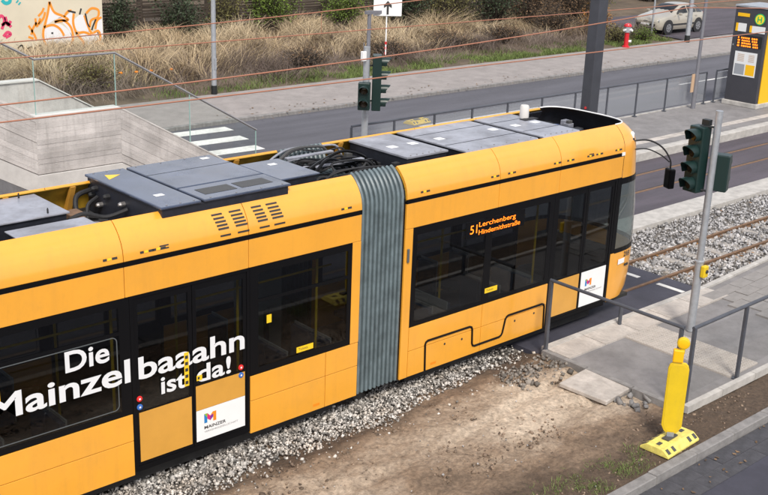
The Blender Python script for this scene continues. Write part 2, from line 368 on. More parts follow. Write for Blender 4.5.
# dirt strip with dry crust
def dirt():
    xs = np.concatenate([np.arange(1.0, 15, .045), np.arange(15, 46, .2)]); ys = np.linspace(-3.93, .35, 92); n, m_ = len(ys), len(xs)
    V = []; dry = []
    for y in ys:
        for x in xs:
            q = noise.fractal((x*.9, y*.9, 1.3), 1.0, 2.0, 4)*.035 + noise.fractal((x*4.5, y*4.5, 5.1), .9, 2.0, 4)*.034
            yr = y + .12*math.sin(x*.8) - .05*(x-10); q -= .030*math.exp(-((yr+1.55)/.09)**2)+.026*math.exp(-((yr+2.35)/.10)**2); q += .014*math.exp(-((yr+1.38)/.06)**2)
            e = min(1, max(0, (-.20+min(.42, max(0, (x-8.5)*.075))-y)/.6)); z = .01 + q - .13*(1-e)
            if y < -3.6: z = .005 + q*.4
            if x > 13.95 and y > -3.22: z = -.2
            V.append((x, y, z))
            d = -.30*max(0, (-2.6-y)/1.0) + .17*math.exp(-((y+1.75)/.75)**2)
            d += .08*math.exp(-((x-12.2)/1.4)**2-((y+1.3)/.8)**2)
            d -= .12*max(0, min(1, (y+.85)/.3)); d -= .16*max(0, min(1, (x-14.0)/.5)); dry.append(d)
    V = np.array(V); i = (np.arange(n-1)[:, None]*m_ + np.arange(m_-1)[None, :]).ravel()
    F = np.stack([i, i+1, i+m_+1, i+m_], 1); o = npmesh('dirt', V, F, 'dirt')
    a = o.data.attributes.new('dry', 'FLOAT', 'POINT'); a.data.foreach_set('value', np.array(dry, dtype=np.float32))
    for p in o.data.polygons: p.use_smooth = True
    struct(o)
dirt()

# stones: squashed random octahedra, joined
def stones(name, P, size, m, kind='stuff'):
    n = len(P); base = np.array([(1, 0, 0), (-1, 0, 0), (0, 1, 0), (0, -1, 0), (0, 0, 1), (0, 0, -1), ], dtype=float)
    base = np.array([(-1, -1, -1), (1, -1, -1), (1, 1, -1), (-1, 1, -1), (-1, -1, 1), (1, -1, 1), (1, 1, 1), (-1, 1, 1)], dtype=float)*.62
    V = np.repeat(base[None], n, 0) * (1 + rng.uniform(-.45, .45, (n, 8, 3))); V *= rng.uniform(.55, 1.25, (n, 1, 3)); V *= (size*rng.gamma(6, 1/6, n).clip(.4, 2.2))[:, None, None]
    q = rng.normal(size=(n, 4)); q /= np.linalg.norm(q, axis=1)[:, None]; a, b, c, d = q.T
    Rm = np.stack([np.stack([1-2*(c*c+d*d), 2*(b*c-a*d), 2*(b*d+a*c)], 1), np.stack([2*(b*c+a*d), 1-2*(b*b+d*d), 2*(c*d-a*b)], 1), np.stack([2*(b*d-a*c), 2*(c*d+a*b), 1-2*(b*b+c*c)], 1)], 1)
    V = np.einsum('nij,nkj->nki', Rm, V) + np.asarray(P)[:, None, :]
    F = np.array(((3, 2, 1, 0), (4, 5, 6, 7), (0, 1, 5, 4), (1, 2, 6, 5), (2, 3, 7, 6), (3, 0, 4, 7)))
    F = (F[None] + (np.arange(n)*8)[:, None, None]).reshape(-1, 4)
    return npmesh(name, V.reshape(-1, 3), F, m, kind)
n = 15000; X = rng.uniform(1.5, 14, n); Y = -.56 + rng.beta(1.6, 1.2, n)*.95
Y += .10*np.sin(X*1.7) + .05*np.sin(X*4.1) + np.clip((X-9)*.055, 0, .4)
keep = rng.uniform(size=n) < np.clip((14.0-X)/2, .0, 1); X, Y = X[keep], Y[keep]
tag(stones('ballast_shoulder', np.stack([X, Y, -.055 + rng.uniform(-.01, .05, len(X))], 1), .019, 'ballast_white'), 'bright crushed stone spread along the foot of the tram', 'ballast')
n = 24000; X = 18.9 + rng.beta(1, 1.5, n)*38; Y = rng.uniform(-.38, 3.0, n)
tag(stones('ballast', np.stack([X, Y, -.075 + rng.uniform(-.01, .03, n)], 1), .028, 'ballast_stone'), 'grey crushed stone between the rails ahead of the tram', 'ballast')
n = 330; X = rng.uniform(12.6, 13.9, n); Y = -.45 - rng.beta(1.2, 2, n)*.85
tag(stones('rubble', np.stack([X, Y, rng.uniform(-.02, .07, n)], 1), .030, 'rubble'), 'dark broken rubble heaped at the corner of the platform', 'rubble')
n = 260; X = rng.uniform(4, 14, n); Y = rng.uniform(-3.85, -.6, n)
tag(stones('loose_pebbles', np.stack([X, Y, rng.uniform(.0, .03, n)], 1), .012, 'ballast_stone'), 'small loose pebbles scattered over the bare dirt', 'pebbles')

n = 5200; X = rng.uniform(3, 15.5, n); Y = rng.uniform(-3.88, -.55, n)
kp_ = np.array([noise.noise((a*.8, b*1.2, 6.0)) for a, b in zip(X, Y)]) + .35*np.clip(-2.4-Y, 0, 1) + .5*np.clip(Y+1.1, 0, .5) > .02
ok_ = (X < 13.6) | (Y < -3.3); X, Y = X[kp_ & ok_], Y[kp_ & ok_]
tag(stones('soil_clods', np.stack([X, Y, rng.uniform(-.012, .018, len(X))], 1), .017, 'clod'), 'crumbly brown soil clods strewn over the bare dirt', 'soil')
n = 16; tag(stones('concrete_rubble', np.stack([rng.uniform(13.4, 14.0, n), rng.uniform(-2.75, -2.28, n), rng.uniform(.0, .05, n)], 1), .055, 'kerb'), 'broken concrete lumps lying beside the pale cover slab', 'rubble')
n = 260; X = rng.uniform(2, 13, n); Y = -.90+rng.beta(1.2, 2.5, n)*.5; tag(stones('stray_ballast', np.stack([X, Y, rng.uniform(-.01, .02, n)], 1), .016, 'ballast_white'), 'stray ballast stones rolled onto the edge of the dirt', 'ballast')

# tracks
def rail_mesh(x0, x1):
    prof = [(-.06, -.10), (.06, -.10), (.06, -.088), (.012, -.075), (.012, -.03), (.034, -.02), (.034, 0), (-.034, 0), (-.034, -.02), (-.012, -.03), (-.012, -.075), (-.06, -.088)]
    return MB().prism([(x0, a, b) for a, b in prof], (x1-x0, 0, 0))
track = struct(bpy.data.objects.new('tram_track', None)); COL.objects.link(track); track['label'] = 'ballasted metre gauge tram track under and ahead of the tram'
for y in (.645, 1.68):
    o = rail_mesh(-40, 120); o.v = [(a, b+y, c+.015) for a, b, c in o.v]; o.build('rail', 'rail_rust', track)
    MB().box(-40, y-.030, .0145, 120, y+.030, .0185).build('rail_head', 'rail_shine' if y < 0 else 'rail_rust', track)
sm = MB().box(-.12, -.85, -.12, .12, .85, -.055).mesh('sleeper'); sm.materials.append(M['sleeper'])
bm = bmesh.new(); bm.from_mesh(sm); bmesh.ops.bevel(bm, geom=bm.edges[:], offset=.015, segments=1, affect='EDGES'); bm.to_mesh(sm); bm.free()
x = 19.7
while x < 62: inst(sm, 'sleeper', track, (x, 1.16, random.uniform(-.004, .004))); x += .68
x = 1.0
while x < 13.8: inst(sm, 'sleeper', track, (x, 1.16, -.01)); x += .68
ft = struct(bpy.data.objects.new('embedded_track', None)); COL.objects.link(ft); ft['label'] = 'grooved rails set flush in asphalt beside the far platform'
for y in (5.02, 6.12):
    MB().box(-40, y-.035, -.05, 120, y+.035, .006).build('rail', 'rail_rust', ft)
    MB().box(-40, y+.04, -.05, 120, y+.075, .004).build('groove', 'black_matte', ft)
    MB().box(-40, y-.06, -.05, 120, y-.037, .005).build('rail_lip', 'rail_rust', ft)
# level crossing panel in front of the tram
slab('track_crossing', 13.95, -.40, 19.15, 3.02, -.15, -.005, 'asphalt_near')
for (x0, y0, x1, y1) in ((18.62, -.10, 18.74, .52), (18.62, .98, 18.74, 1.36), (18.62, 1.95, 18.74, 2.5)):
    struct(MB().box(x0, y0, -.05, x1, y1, -.001).build('crossing_mark', 'road_white'))

# near platform with its slabs and pavers
plat = struct(bpy.data.objects.new('near_platform', None)); COL.objects.link(plat); plat['label'] = 'low tram platform with ramp start beside the front of the tram'
def pz(x): return .12 + .16*max(0, min(1, (x-19.0)/3.0))
P_ = [(13.98, -.12), (13.98, .10), (19.0, .10), (22.0, .26), (60, .26), (60, -.12)]
MB().prism([(a, -3.16, b-.012) for a, b in P_], (0, 2.745, 0)).build('base_slab', 'platform_grey', plat)
# border stones at the near and track side edges
em = MB().box(-.494, -.05, -.10, .494, .05, .022).mesh('edge_stone'); em.materials.append(M['kerb_light'])
x = 14.0
while x < 36:
    s_ = math.atan2(pz(x+1)-pz(x), 1)
    inst(em, 'edge_stone', plat, (x+.5, -3.20, (pz(x)+pz(x+1))/2-.01), (0, -s_, 0)); x += 1
eb = MB().box(-.05, -.455, -.2, .05, .455, .012).mesh('end_stone'); eb.materials.append(M['kerb'])
for k in range(3): inst(eb, 'end_stone', plat, (13.93, -.88-.93*k, .11))
# light track-side strip
lm = MB().box(-.49, -.25, -.08, .49, .25, .006).mesh('strip_slab'); lm.materials.append(M['slab_light'])
x = 14.0
while x < 19:
    inst(lm, 'strip_slab', plat, (x+.5, -.67, .113)); x += 1
wm = MB().box(-.495, -.06, -.2, .495, .06, .010).mesh('platform_edge'); wm.materials.append(M['kerb_light'])
x = 14.0
while x < 46:
    s_ = math.atan2(pz(x+1)-pz(x), 1); inst(wm, 'platform_edge', plat, (x+.5, -.37, (pz(x)+pz(x+1))/2), (0, -s_, 0)); x += 1
# studded tactile tiles in a cross strip
tmb = MB().box(-.148, -.148, -.05, .148, .148, .004)
for a in range(5):
    for b in range(5):
        tmb.box(-.12+a*.06-.014, -.12+b*.06-.014, .004, -.12+a*.06+.014, -.12+b*.06+.014, .012)
tmh = tmb.mesh('tactile_tile'); tmh.materials.append(M['slab_light'])
for a in range(3):
    for b in range(7): inst(tmh, 'tactile_tile', plat, (15.72+.3*a, -1.07-.3*b, .112))
# pavers on the ramp
pvm = []
for k in range(4):
    q = MB().box(-.244, -.144, -.05, .244, .144, .006).mesh('paver'); q.materials.append(M['paver']); pvm.append(q)
for i in range(26):
    for j in range(8):
        x = 18.75+.5*i+(.25 if j % 2 else 0); sl_ = math.atan2(pz(x+.25)-pz(x-.25), .5)
        inst(random.choice(pvm), 'paver', plat, (x, -.60-.145-.30*j, pz(x)-.008+random.uniform(-.003, .003)), (0, -sl_, 0))

# concrete cover slab over a broken shaft by the platform
cv = thing('shaft_cover', 'pale concrete cover slab tilted on a broken shaft beside the platform corner', 'concrete slab', (13.55, -1.85, 0))
MB().obox((13.55, -1.83, .075), (1, .10, .0), (-.10, 1, .02), (0, -.02, 1), .40, .44, .035).build('slab', 'slab_light', cv, bevel=.012)
MB().box(13.25, -2.24, -.2, 13.88, -2.10, .035).box(13.78, -2.2, -.2, 13.9, -1.45, .03).build('shaft_wall', 'kerb', cv, bevel=.02)

# ================================================================== TRAM
tram = thing('tram', 'yellow articulated low-floor tram with black window bands and white lettering', 'tram', (10, 1.15, 0))
W = 2.3
def YY(side, d): return d if side == 0 else W-d      # d metres inward from the outer skin
FC = [(0, 3.195), (.004, 3.26), (.018, 3.34), (.048, 3.42), (.095, 3.50), (.155, 3.57), (.215, 3.625), (.265, 3.655)]
def cut_panel(side, x0, x1, z0, z1, holes, d0, d1):
    """rectangular panel in the side plane with rectangular holes (x0,x1,z0,z1) sorted along x, full box strips"""
    m = MB(); x = x0
    for hx0, hx1, hz0, hz1 in holes:
        if hx0 > x: m.box(x, YY(side, d0), z0, hx0, YY(side, d1), z1)
        if hz0 > z0: m.box(hx0, YY(side, d0), z0, hx1, YY(side, d1), hz0)
        if hz1 < z1: m.box(hx0, YY(side, d0), hz1, hx1, YY(side, d1), z1)
        x = hx1
    if x < x1: m.box(x, YY(side, d0), z0, x1, YY(side, d1), z1)
    return m
def ring(side, x0, x1, z0, z1, r, t, d0, d1, n=5):
    def loop(x0, x1, z0, z1, r):
        p = []
        for cx, cz, a0 in ((x1-r, z1-r, 0), (x0+r, z1-r, 90), (x0+r, z0+r, 180), (x1-r, z0+r, 270)):
            for k in range(n+1): a = R_(a0+90*k/n); p.append((cx+r*math.cos(a), cz+r*math.sin(a)))
        return p
    o, i = loop(x0, x1, z0, z1, r), loop(x0+t, x1-t, z0+t, z1-t, max(r-t, .005)); m = MB()
    rows = [[(a, YY(side, d), b) for a, b in L] for L, d in ((i, d1), (i, d0), (o, d0), (o, d1))]
    return m.grid(rows, close=True)
def window(side, x0, x1, z0, z1, band, split=None, line=True):
    wn_ = cut_panel(side, *band, [(x0, x1, z0, z1)], .004, .05).build('window', 'black_trim', tram)
    MB().box(x0, YY(side, .008), z0, x1, YY(side, .016), z1).build('pane', 'tram_glass', wn_)
    if line: ring(side, x0+.03, x1-.03, z0+.03, (split or z1)-.03, .07, .012, .0045, .0085).build('frame_line', 'grey_line', wn_)
    if split: MB().box(x0, YY(side, .004), split-.022, x1, YY(side, .03), split+.022).build('transom', 'black_trim', wn_)
    return wn_
def leaf(side, x0, x1, zb, lower):
    d = cut_panel(side, x0, x1, .37, 2.68, [(x0+.055, x1-.055, zb, 2.60)], .012, .05).build('door', 'black_trim', tram)
    MB().box(x0+.055, YY(side, .016), zb, x1-.055, YY(side, .024), 2.60).build('pane', 'tram_glass', d)
    for z0, z1, m in lower: MB().box(x0+.03, YY(side, .006), z0, x1-.03, YY(side, .012), z1).build('door_panel', m, d)
    return d
def side_build(side):
    # --- lower skirts, with seams between panels
    def skirt(xs, z0=.26, z1=1.14, zmid=.76):
        for a, b in zip(xs[:-1], xs[1:]):
            for c, d in ((z0, zmid), (zmid, z1)):
                MB().box(a+.005, YY(side, 0), c+.004, b-.005, YY(side, .05), d-.004).build('side_panel', 'tram_yellow', tram, bevel=.004)
    skirt([-2, .3, 2.4, 4.4, 6.27]); skirt([8.08, 9.42, 10.04])
    MB().box(10.92, YY(side, 0), .26, 11.08, YY(side, .05), 2.725).build('corner_post', 'tram_yellow', tram, bevel=.004)
    MB().box(9.88, YY(side, 0), 1.145, 10.04, YY(side, .05), 2.725).build('corner_post', 'tram_yellow', tram, bevel=.004)
    skirt([11.085, 12.75, 14.42], z1=1.10, zmid=.70)
    # --- window bands
    window(side, -1.85, .25, 1.22, 2.62, (-2, .4, 1.145, 2.725), split=2.28)
    window(side, .55, 3.0, 1.22, 2.62, (.4, 3.1, 1.145, 2.725), split=2.28)
    window(side, 3.3, 6.12, 1.22, 2.62, (3.1, 6.27, 1.145, 2.725), split=2.28)
    window(side, 8.22, 9.80, 1.24, 2.62, (8.08, 9.878, 1.145, 2.725), split=2.22, line=False)
    window(side, 11.18, 12.72, 1.18, 2.60, (11.085, 12.80, 1.105, 2.725), line=False)
    window(side, 12.88, 14.30, 1.18, 2.60, (12.80, 14.42, 1.105, 2.725), line=False)
    # --- doors
    MB().box(6.275, YY(side, .004), .30, 6.325, YY(side, .06), 2.725).box(8.03, YY(side, .004), .30, 8.075, YY(side, .06), 2.725).box(6.325, YY(side, .004), 2.685, 8.03, YY(side, .06), 2.725).box(6.325, YY(side, .006), .29, 8.03, YY(side, .06), .365).build('door_frame', 'black_trim', tram)
    a = leaf(side, 6.33, 7.17, 1.14, [(.42, 1.12, 'tram_ochre')])
    b = leaf(side, 7.18, 8.025, 1.26, [(.88, 1.24, 'tram_ochre'), (.42, .875, 'white_paint')])
    MB().box(14.425, YY(side, .004), .30, 14.50, YY(side, .06), 2.725).box(16.12, YY(side, .004), .34, 16.18, YY(side, .06), 2.725).box(14.5, YY(side, .004), 2.685, 16.12, YY(side, .06), 2.725).box(14.5, YY(side, .006), .29, 16.12, YY(side, .06), .365).build('door_frame', 'black_trim', tram)
    c = leaf(side, 14.505, 15.33, 1.12, [(.42, 1.09, 'tram_ochre')])
    d = leaf(side, 15.34, 16.115, 1.14, [(.42, 1.09, 'white_paint')])
    # --- cove panels, stripe, fairings
    for x0, x1 in ((-2, 2.0), (2.0, 6.22), (6.22, 8.06), (8.06, 10.04), (10.92, 12.97), (12.97, 14.50), (14.50, 16.28)):
        MB().box(x0+.004, YY(side, 0), 2.73, x1-.004, YY(side, .05), 3.125).build('cove_panel', 'tram_yellow', tram, bevel=.005)
        MB().box(x0+.001, YY(side, -.004), 3.128, x1-.001, YY(side, .05), 3.188).build('stripe', 'black_trim', tram)
        pr = [(YY(side, d), z) for d, z in FC] + [(YY(side, d+.02), z-.025) for d, z in FC[::-1]]
        MB().prism([(x0+.006, y, z) for y, z in pr], (x1-x0-.012, 0, 0)).build('roof_fairing', 'tram_yellow', tram, smooth=True)
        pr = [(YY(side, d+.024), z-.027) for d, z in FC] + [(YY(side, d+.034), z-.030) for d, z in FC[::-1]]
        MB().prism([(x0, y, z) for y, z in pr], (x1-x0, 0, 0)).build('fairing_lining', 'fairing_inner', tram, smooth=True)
        # inner ribs
        k = x0+.35
        while k < x1-.1:
            MB().prism([(k, YY(side, .06), 3.24), (k, YY(side, .27), 3.62), (k, YY(side, .33), 3.62), (k, YY(side, .16), 3.24)], (.07, 0, 0)).build('fairing_rib', 'tram_ochre', tram)
            k += .82
    return a, b, c, d
da, db, dc, dd = side_build(0); side_build(1)
# shells: floor, ceiling, roof deck
for x0, x1 in ((-2, 10.03), (10.93, 16.28)):
    MB().box(x0, .06, .30, x1, W-.06, .36).build('floor', 'interior_floor', tram)
    MB().box(x0, .06, 2.76, x1, W-.06, 2.80).build('ceiling', 'interior_wall', tram)
    MB().box(x0, .055, 3.16, x1, W-.055, 3.22).build('roof_deck', 'roof_deck', tram)
    MB().box(x0+.3, .20, .06, x1-.3, W-.20, .295).build('underframe', 'underframe', tram)
MB().box(-2.06, .03, .3, -2.0, W-.03, 3.2).build('end_wall', 'black_matte', tram)
for x in (1.2, 3.0, 12.2, 13.6):
    for y in (.60, 1.63): MB().lathe((x, y, .30), [(.05, -.01), (.27, -.01), (.29, 0), (.29, .10), (.05, .10)], 20, (0, 1, 0)).build('wheel', 'underframe', tram)
# black outlined access hatch on the front car
hp = [(11.47, .27), (11.45, .78), (12.53, .775), (12.55, .40), (13.28, .40), (13.36, .745), (14.36, .745), (14.38, .27)]
m = MB()
hp2 = []
for i, p in enumerate(hp):
    if 0 < i < len(hp)-1:
        a, b, c = Vector(hp[i-1]), Vector(p), Vector(hp[i+1]); u1 = (a-b).normalized()*.06; u2 = (c-b).normalized()*.06
        hp2 += [tuple(b+u1), tuple(b+u1*.3+u2*.3), tuple(b+u2)]
    else: hp2.append(p)
m.tube([(x, -.002, z) for x, z in hp2], .020, 6)
m.build('hatch_seal', 'black_trim', tram, smooth=True)
for x, z in ((11.9, .62), (12.3, .60), (13.6, .60), (14.1, .62)): MB().lathe((x, .002, z), [(.02, 0), (.02, -.006)], 10, (0, 1, 0)).build('hatch_lock', 'ink', tram)
MB().box(10.96, -.03, 2.20, 11.0, -.002, 2.42).build('door_camera', 'grey_line', tram, bevel=.01)
# --- lettering
text('lettering', 'Die', 'letter_white', tram, 5.39, 5.975, 1.965, .275, weight=.02)
text('lettering', 'Mainzel', 'letter_white', tram, 4.41, 6.25, 1.605, .322, weight=.02)
text('lettering', 'baaahn', 'letter_white', tram, 6.365, 7.985, 1.595, .312, weight=.02)
text('lettering', 'ist', 'letter_white', tram, 6.68, 7.06, 1.300, .252, weight=.02)
text('lettering', 'da!', 'letter_white', tram, 7.22, 7.76, 1.300, .252, weight=.02)
text('led_display', '51', 'led', tram, 12.34, 12.50, 2.385, .15, y=.002, weight=.0)
text('led_display', 'Lerchenberg', 'led', tram, 12.54, 13.42, 2.475, .085, y=.002, weight=.0)
text('led_display', 'Hindemithstraße', 'led', tram, 12.54, 13.54, 2.345, .085, y=.002, weight=.0)
MB().box(12.25, .0035, 2.31, 13.65, .0075, 2.59).build('display_case', 'black_trim', tram)
# --- operator logo on the white door panels
def logo(x0, z0, s, door, small=True):
    bars = [((0, 0), (0, .13), (.045, .13), (.045, 0), 'logo_blue'), ((.045, .07), (.0, .13), (.05, .13), (.09, .085), 'logo_green'), ((.09, .085), (.13, .13), (.18, .13), (.135, .06), 'logo_orange'),
            ((.045, .13), (.045, .055), (.09, .02), (.09, .085), 'logo_pink'), ((.09, .085), (.09, .02), (.135, .06), (.135, .10), 'logo_violet'), ((.135, .06), (.135, 0), (.18, 0), (.18, .13), 'logo_orange')]
    for i, (*p, m) in enumerate(bars):
        MB().prism([(x0+a*s, .0035-.0004*i, z0+b*s) for a, b in p], (0, .002, 0)).build('logo_bar', m, door)
    text('logo_text', 'MAINZER', 'ink', door, x0, x0+.33*s, z0-.085*s, .045*s, y=.0035, weight=.02)
    text('logo_text', 'VERKEHRSGESELLSCHAFT', 'ink_grey', door, x0, x0+.52*s, z0-.135*s, .026*s, y=.0035)
logo(7.33, .665, 1.05, db); logo(15.50, .80, 1.0, dd)
# --- door buttons, stickers
for x, z0 in ((6.37, 1.32), (7.93, 1.32)):
    for k, m in ((0, 'red_button'), (-.115, 'blue_button')):
        o = MB().lathe((x, .012, z0+k), [(.040, 0), (.040, -.012), (.030, -.016)], 16, (0, 1, 0)).build('door_button', m, da if x < 7 else db)
        MB().box(x-.012, -.0055, z0+k-.012, x+.012, -.004, z0+k+.012).build('button_symbol', 'white_paint', da if x < 7 else db)
st = MB().box(7.03, -.0075, 1.30, 7.10, -.0055, 1.78).build('sticker', 'sticker_yellow', da)
for k in range(5): MB().box(7.043, -.0095, 1.33+k*.09, 7.087, -.007, 1.375+k*.09).build('sticker_symbol', 'ink', da)
st = MB().box(7.215, -.0075, 1.325, 7.30, -.0055, 1.40).build('sticker', 'sticker_yellow', db); MB().box(7.23, -.0095, 1.345, 7.26, -.007, 1.38).build('sticker_symbol', 'ink', db)
for x, z in ((8.88, 1.275), (12.78, 1.285)):
    st = MB().box(x, -.003, z, x+.30, .002, z+.085).build('sticker', 'sticker_yellow', tram); text('sticker_text', 'Tickets', 'ink', st, x+.03, x+.20, z+.028, .042, y=-.0045)
MB().box(8.36, .003, 1.86, 8.44, .0055, 1.98).build('sticker', 'sticker_yellow', tram); MB().box(4.50, .003, 1.83, 4.58, .0055, 1.97).build('sticker', 'sticker_yellow', tram)
for x in (9.2, 11.6): MB().box(x, -.002, .33, x+.12, .003, .37).build('sticker', 'logo_orange', tram)
# --- vents and small markings on the curved fairing
def on_curve(z):
    for (d0, z0), (d1, z1) in zip(FC[:-1], FC[1:]):
        if z0 <= z <= z1:
            t = (z-z0)/(z1-z0); tg = Vector((0, d1-d0, z1-z0)).normalized(); return d0+(d1-d0)*t, tg
for gx, gw in ((7.60, .16), (7.87, .18), (8.22, .16), (8.46, .18)):
    for k in range(5):
        z = 3.345+.043*k; d, tg = on_curve(z); nrm = Vector((0, -tg.z, tg.y))
        MB().obox((gx+gw/2+.012*k*-1, d, z), (1, 0, 0), tg, nrm, gw/2, .0125, .006).build('vent_slot', 'ink', tram)
    z = 3.255; d, tg = on_curve(z); MB().obox((gx+gw/2+.02, d, z), (1, 0, 0), tg, Vector((0, -tg.z, tg.y)), gw/2, .011, .006).build('vent_slot', 'ink', tram)
for gx in (5.95, 6.45, 6.62, 9.65, 11.2, 12.75, 13.15, 14.3, 14.65, 15.2, 15.45, 16.0):
    for k, (dx, w_, mm) in enumerate(((0, .05, 'ink'), (.06, .05, 'sticker_yellow'), (.12, .07, 'ink'))):
        z = 3.265; d, tg = on_curve(z); MB().obox((gx+dx+w_/2, d-.001, z), (1, 0, 0), tg, Vector((0, -tg.z, tg.y)), w_/2, .014, .003).build('marking', mm, tram)
for k in range(2):
    for x in (6.72, 15.25): d, tg = on_curve(3.285+.03*k); MB().obox((x+.07, d, 3.255+.035*k), (1, 0, 0), tg, Vector((0, -tg.z, tg.y)), .065, .009, .006).build('vent_slot', 'ink', tram)
# --- gangway bellows
def gangway(x0, x1, nf):
    prof = [(.045, .27), (.045, 1.2), (.045, 2.2), (.045, 3.1)] + [(d+.045, z-.01) for d, z in FC[1:]] + [(.36, 3.60), (.44, 3.42), (.62, 3.30), (1.15, 3.28)]
    prof = prof + [(W-y, z) for y, z in prof[-2::-1]]; P = [Vector((0, y, z)) for y, z in prof]; rows = []
    ks = [(i_+a_, o_) for i_ in range(nf) for a_, o_ in ((0, -.05), (.12, .022), (.40, .034), (.68, .022), (.80, -.05))] + [(nf, -.05)]
    for k, off in ks:
        x = x0+(x1-x0)*k/nf; r = []
        for i, p in enumerate(P):
            t = (P[min(i+1, len(P)-1)]-P[max(i-1, 0)]).normalized(); nrm = Vector((0, -t.z, t.y)); q = p+nrm*off; r.append((x, q.y, q.z))
        rows.append(r)
    g = MB().grid(rows).build('gangway', 'gangway_rubber', tram, smooth=True)
    for x in (x0+.01, x1-.01):
        for k in (0, 1): MB().box(x-.02, YY(k, .03), .26, x+.02, YY(k, .09), 3.2).build('gangway_frame', 'black_trim', g)
    MB().box(x0, .1, .28, x1, W-.1, .34).build('gangway_floor', 'interior_floor', g)
gangway(10.05, 10.91, 10)
# --- nose of the front car
NZ = [(.36, .80, 0), (.50, .98, 0), (.75, 1.06, 0), (1.05, 1.10, 0), (1.28, 1.10, 0), (1.60, 1.09, 0), (2.1, 1.04, 0), (2.5, .96, 0), (2.715, .90, 0), (2.95, .85, 0), (3.195, .80, 0)] + [(z, .80-1.15*d, d) for d, z in FC[2:]]
def nrow(z, L, inset, off=0.):
    r = []
    for k in range(29):
        t = math.pi*k/28; n_ = 2.9; c, s_ = math.cos(t), math.sin(t); h = 1.15-inset-off
        r.append((16.285+(L-off)*abs(s_)**(2/n_), 1.15-h*math.copysign(abs(c)**(2/n_), c), z))
    return r
def nose(rows, name, m, parent=tram): 
    return MB().grid([nrow(*q) for q in rows]).build(name, m, parent, smooth=True)
nose(NZ[:5], 'front_bumper', 'tram_yellow'); ws = nose(NZ[4:9], 'windscreen', 'cab_glass'); nose(NZ[8:], 'front_brow', 'tram_yellow')
rim = nrow(3.655, .80-1.15*.265, .265); MB().tube(rim, .013, 8).build('roof_rim', 'white_paint', tram, smooth=True)
MB().poly([(a, b, 3.24) for a, b, c in nrow(3.24, .68, .1)]).build('nose_deck', 'roof_deck', tram)
# cab pillar frame, dashboard, seat back
MB().grid([nrow(2.715, .902, 0, -.004), nrow(2.60, .932, 0, -.004)]).build('windscreen_edge', 'black_trim', ws)
MB().grid([nrow(1.27, 1.10, 0, -.004), nrow(1.36, 1.10, 0, -.004)]).build('windscreen_edge', 'black_trim', ws)
MB().prism([(16.185, .0, 1.285), (16.30, .0, 1.285), (16.30, .0, 2.72), (16.185, .0, 2.72)], (0, .05, 0)).build('cab_pillar', 'black_trim', tram)
MB().prism([(16.185, W, 1.285), (16.30, W, 1.285), (16.30, W, 2.72), (16.185, W, 2.72)], (0, -.05, 0)).build('cab_pillar', 'black_trim', tram)
for k in (0, 1): MB().box(16.185, YY(k, .0), .34, 16.29, YY(k, .05), 1.28).build('side_panel', 'tram_yellow', tram)
MB().box(16.3, .35, .4, 16.85, W-.35, 1.2).build('dashboard', 'black_matte', tram, bevel=.08)
MB().box(16.25, .03, .30, 16.9, W-.03, .36).build('cab_floor', 'underframe', tram)
# fleet number and label near the nose, placed on the bumper's curve
def on_nose(s, z):                           # point and tangent on the near corner of the bumper
    L = 1.10
    t = s; n_ = 2.9; f = lambda t: Vector((16.285+L*abs(math.sin(t))**(2/n_), 1.15-1.15*math.copysign(abs(math.cos(t))**(2/n_), math.cos(t)), z))
    p = f(t); q = f(t+.01); return p, (q-p).normalized()
tx = text('fleet_number', '218', 'ink', tram, .03, .22, 1.15, .10, y=0, weight=.03)
p, tg = on_nose(.15, 0); ang = math.atan2(tg.y, tg.x); nx = Vector((tg.y, -tg.x, 0))
def wrap(o, p, ang, nx):
    me = o.data
    w0 = wpos(tram)
    for v in me.vertices:
        lx = v.co.x + w0.x; lz = v.co.z + w0.z; ly = v.co.y + w0.y
        q = Vector((p.x+lx*math.cos(ang), p.y+lx*math.sin(ang), lz)) + nx*(.008-ly); v.co = q - w0
wrap(tx, p, ang, nx)
lb = MB().box(-.16, -.003, 1.03, .06, 0, 1.13).build('label_plate', 'white_paint', tram); wrap(lb, p, ang, nx)
for x, z in ((.10, .93), (.17, .93)):
    o = MB().lathe((x, 0, z+.05), [(.028, 0), (.028, -.012)], 12, (0, 1, 0)).build('door_button', 'ink', tram); wrap(o, p, ang, nx)
# light at the end of the stripe, side lamp on the corner
MB().box(16.20, -.012, 3.14, 16.29, .0, 3.20).build('marker_lamp', 'white_paint', tram)
MB().lathe((16.62, .12, 3.18), [(.03, 0), (.045, .03), (.045, .30), (.02, .33)], 10).build('corner_lamp', 'white_paint', tram)
# mirror on its arm
mi = MB().tube(catmull([(16.60, .10, 3.34), (16.86, -.08, 3.36), (17.12, -.22, 3.22), (17.30, -.30, 2.98), (17.34, -.30, 2.80)]), .016, 8).tube(catmull([(16.60, .10, 3.18), (16.84, -.08, 3.20), (17.10, -.22, 3.08), (17.28, -.30, 2.94)]), .012, 8).build('mirror_arm', 'black_matte', tram, smooth=True)
MB().obox((17.35, -.30, 2.62), (.9, -.4, 0), (.4, .9, 0), (0, 0, 1), .065, .10, .19).build('mirror_head', 'black_trim', mi, bevel=.03)
MB().box(16.55, .06, 3.12, 16.64, .16, 3.40).build('arm_mount', 'black_matte', mi, bevel=.01)
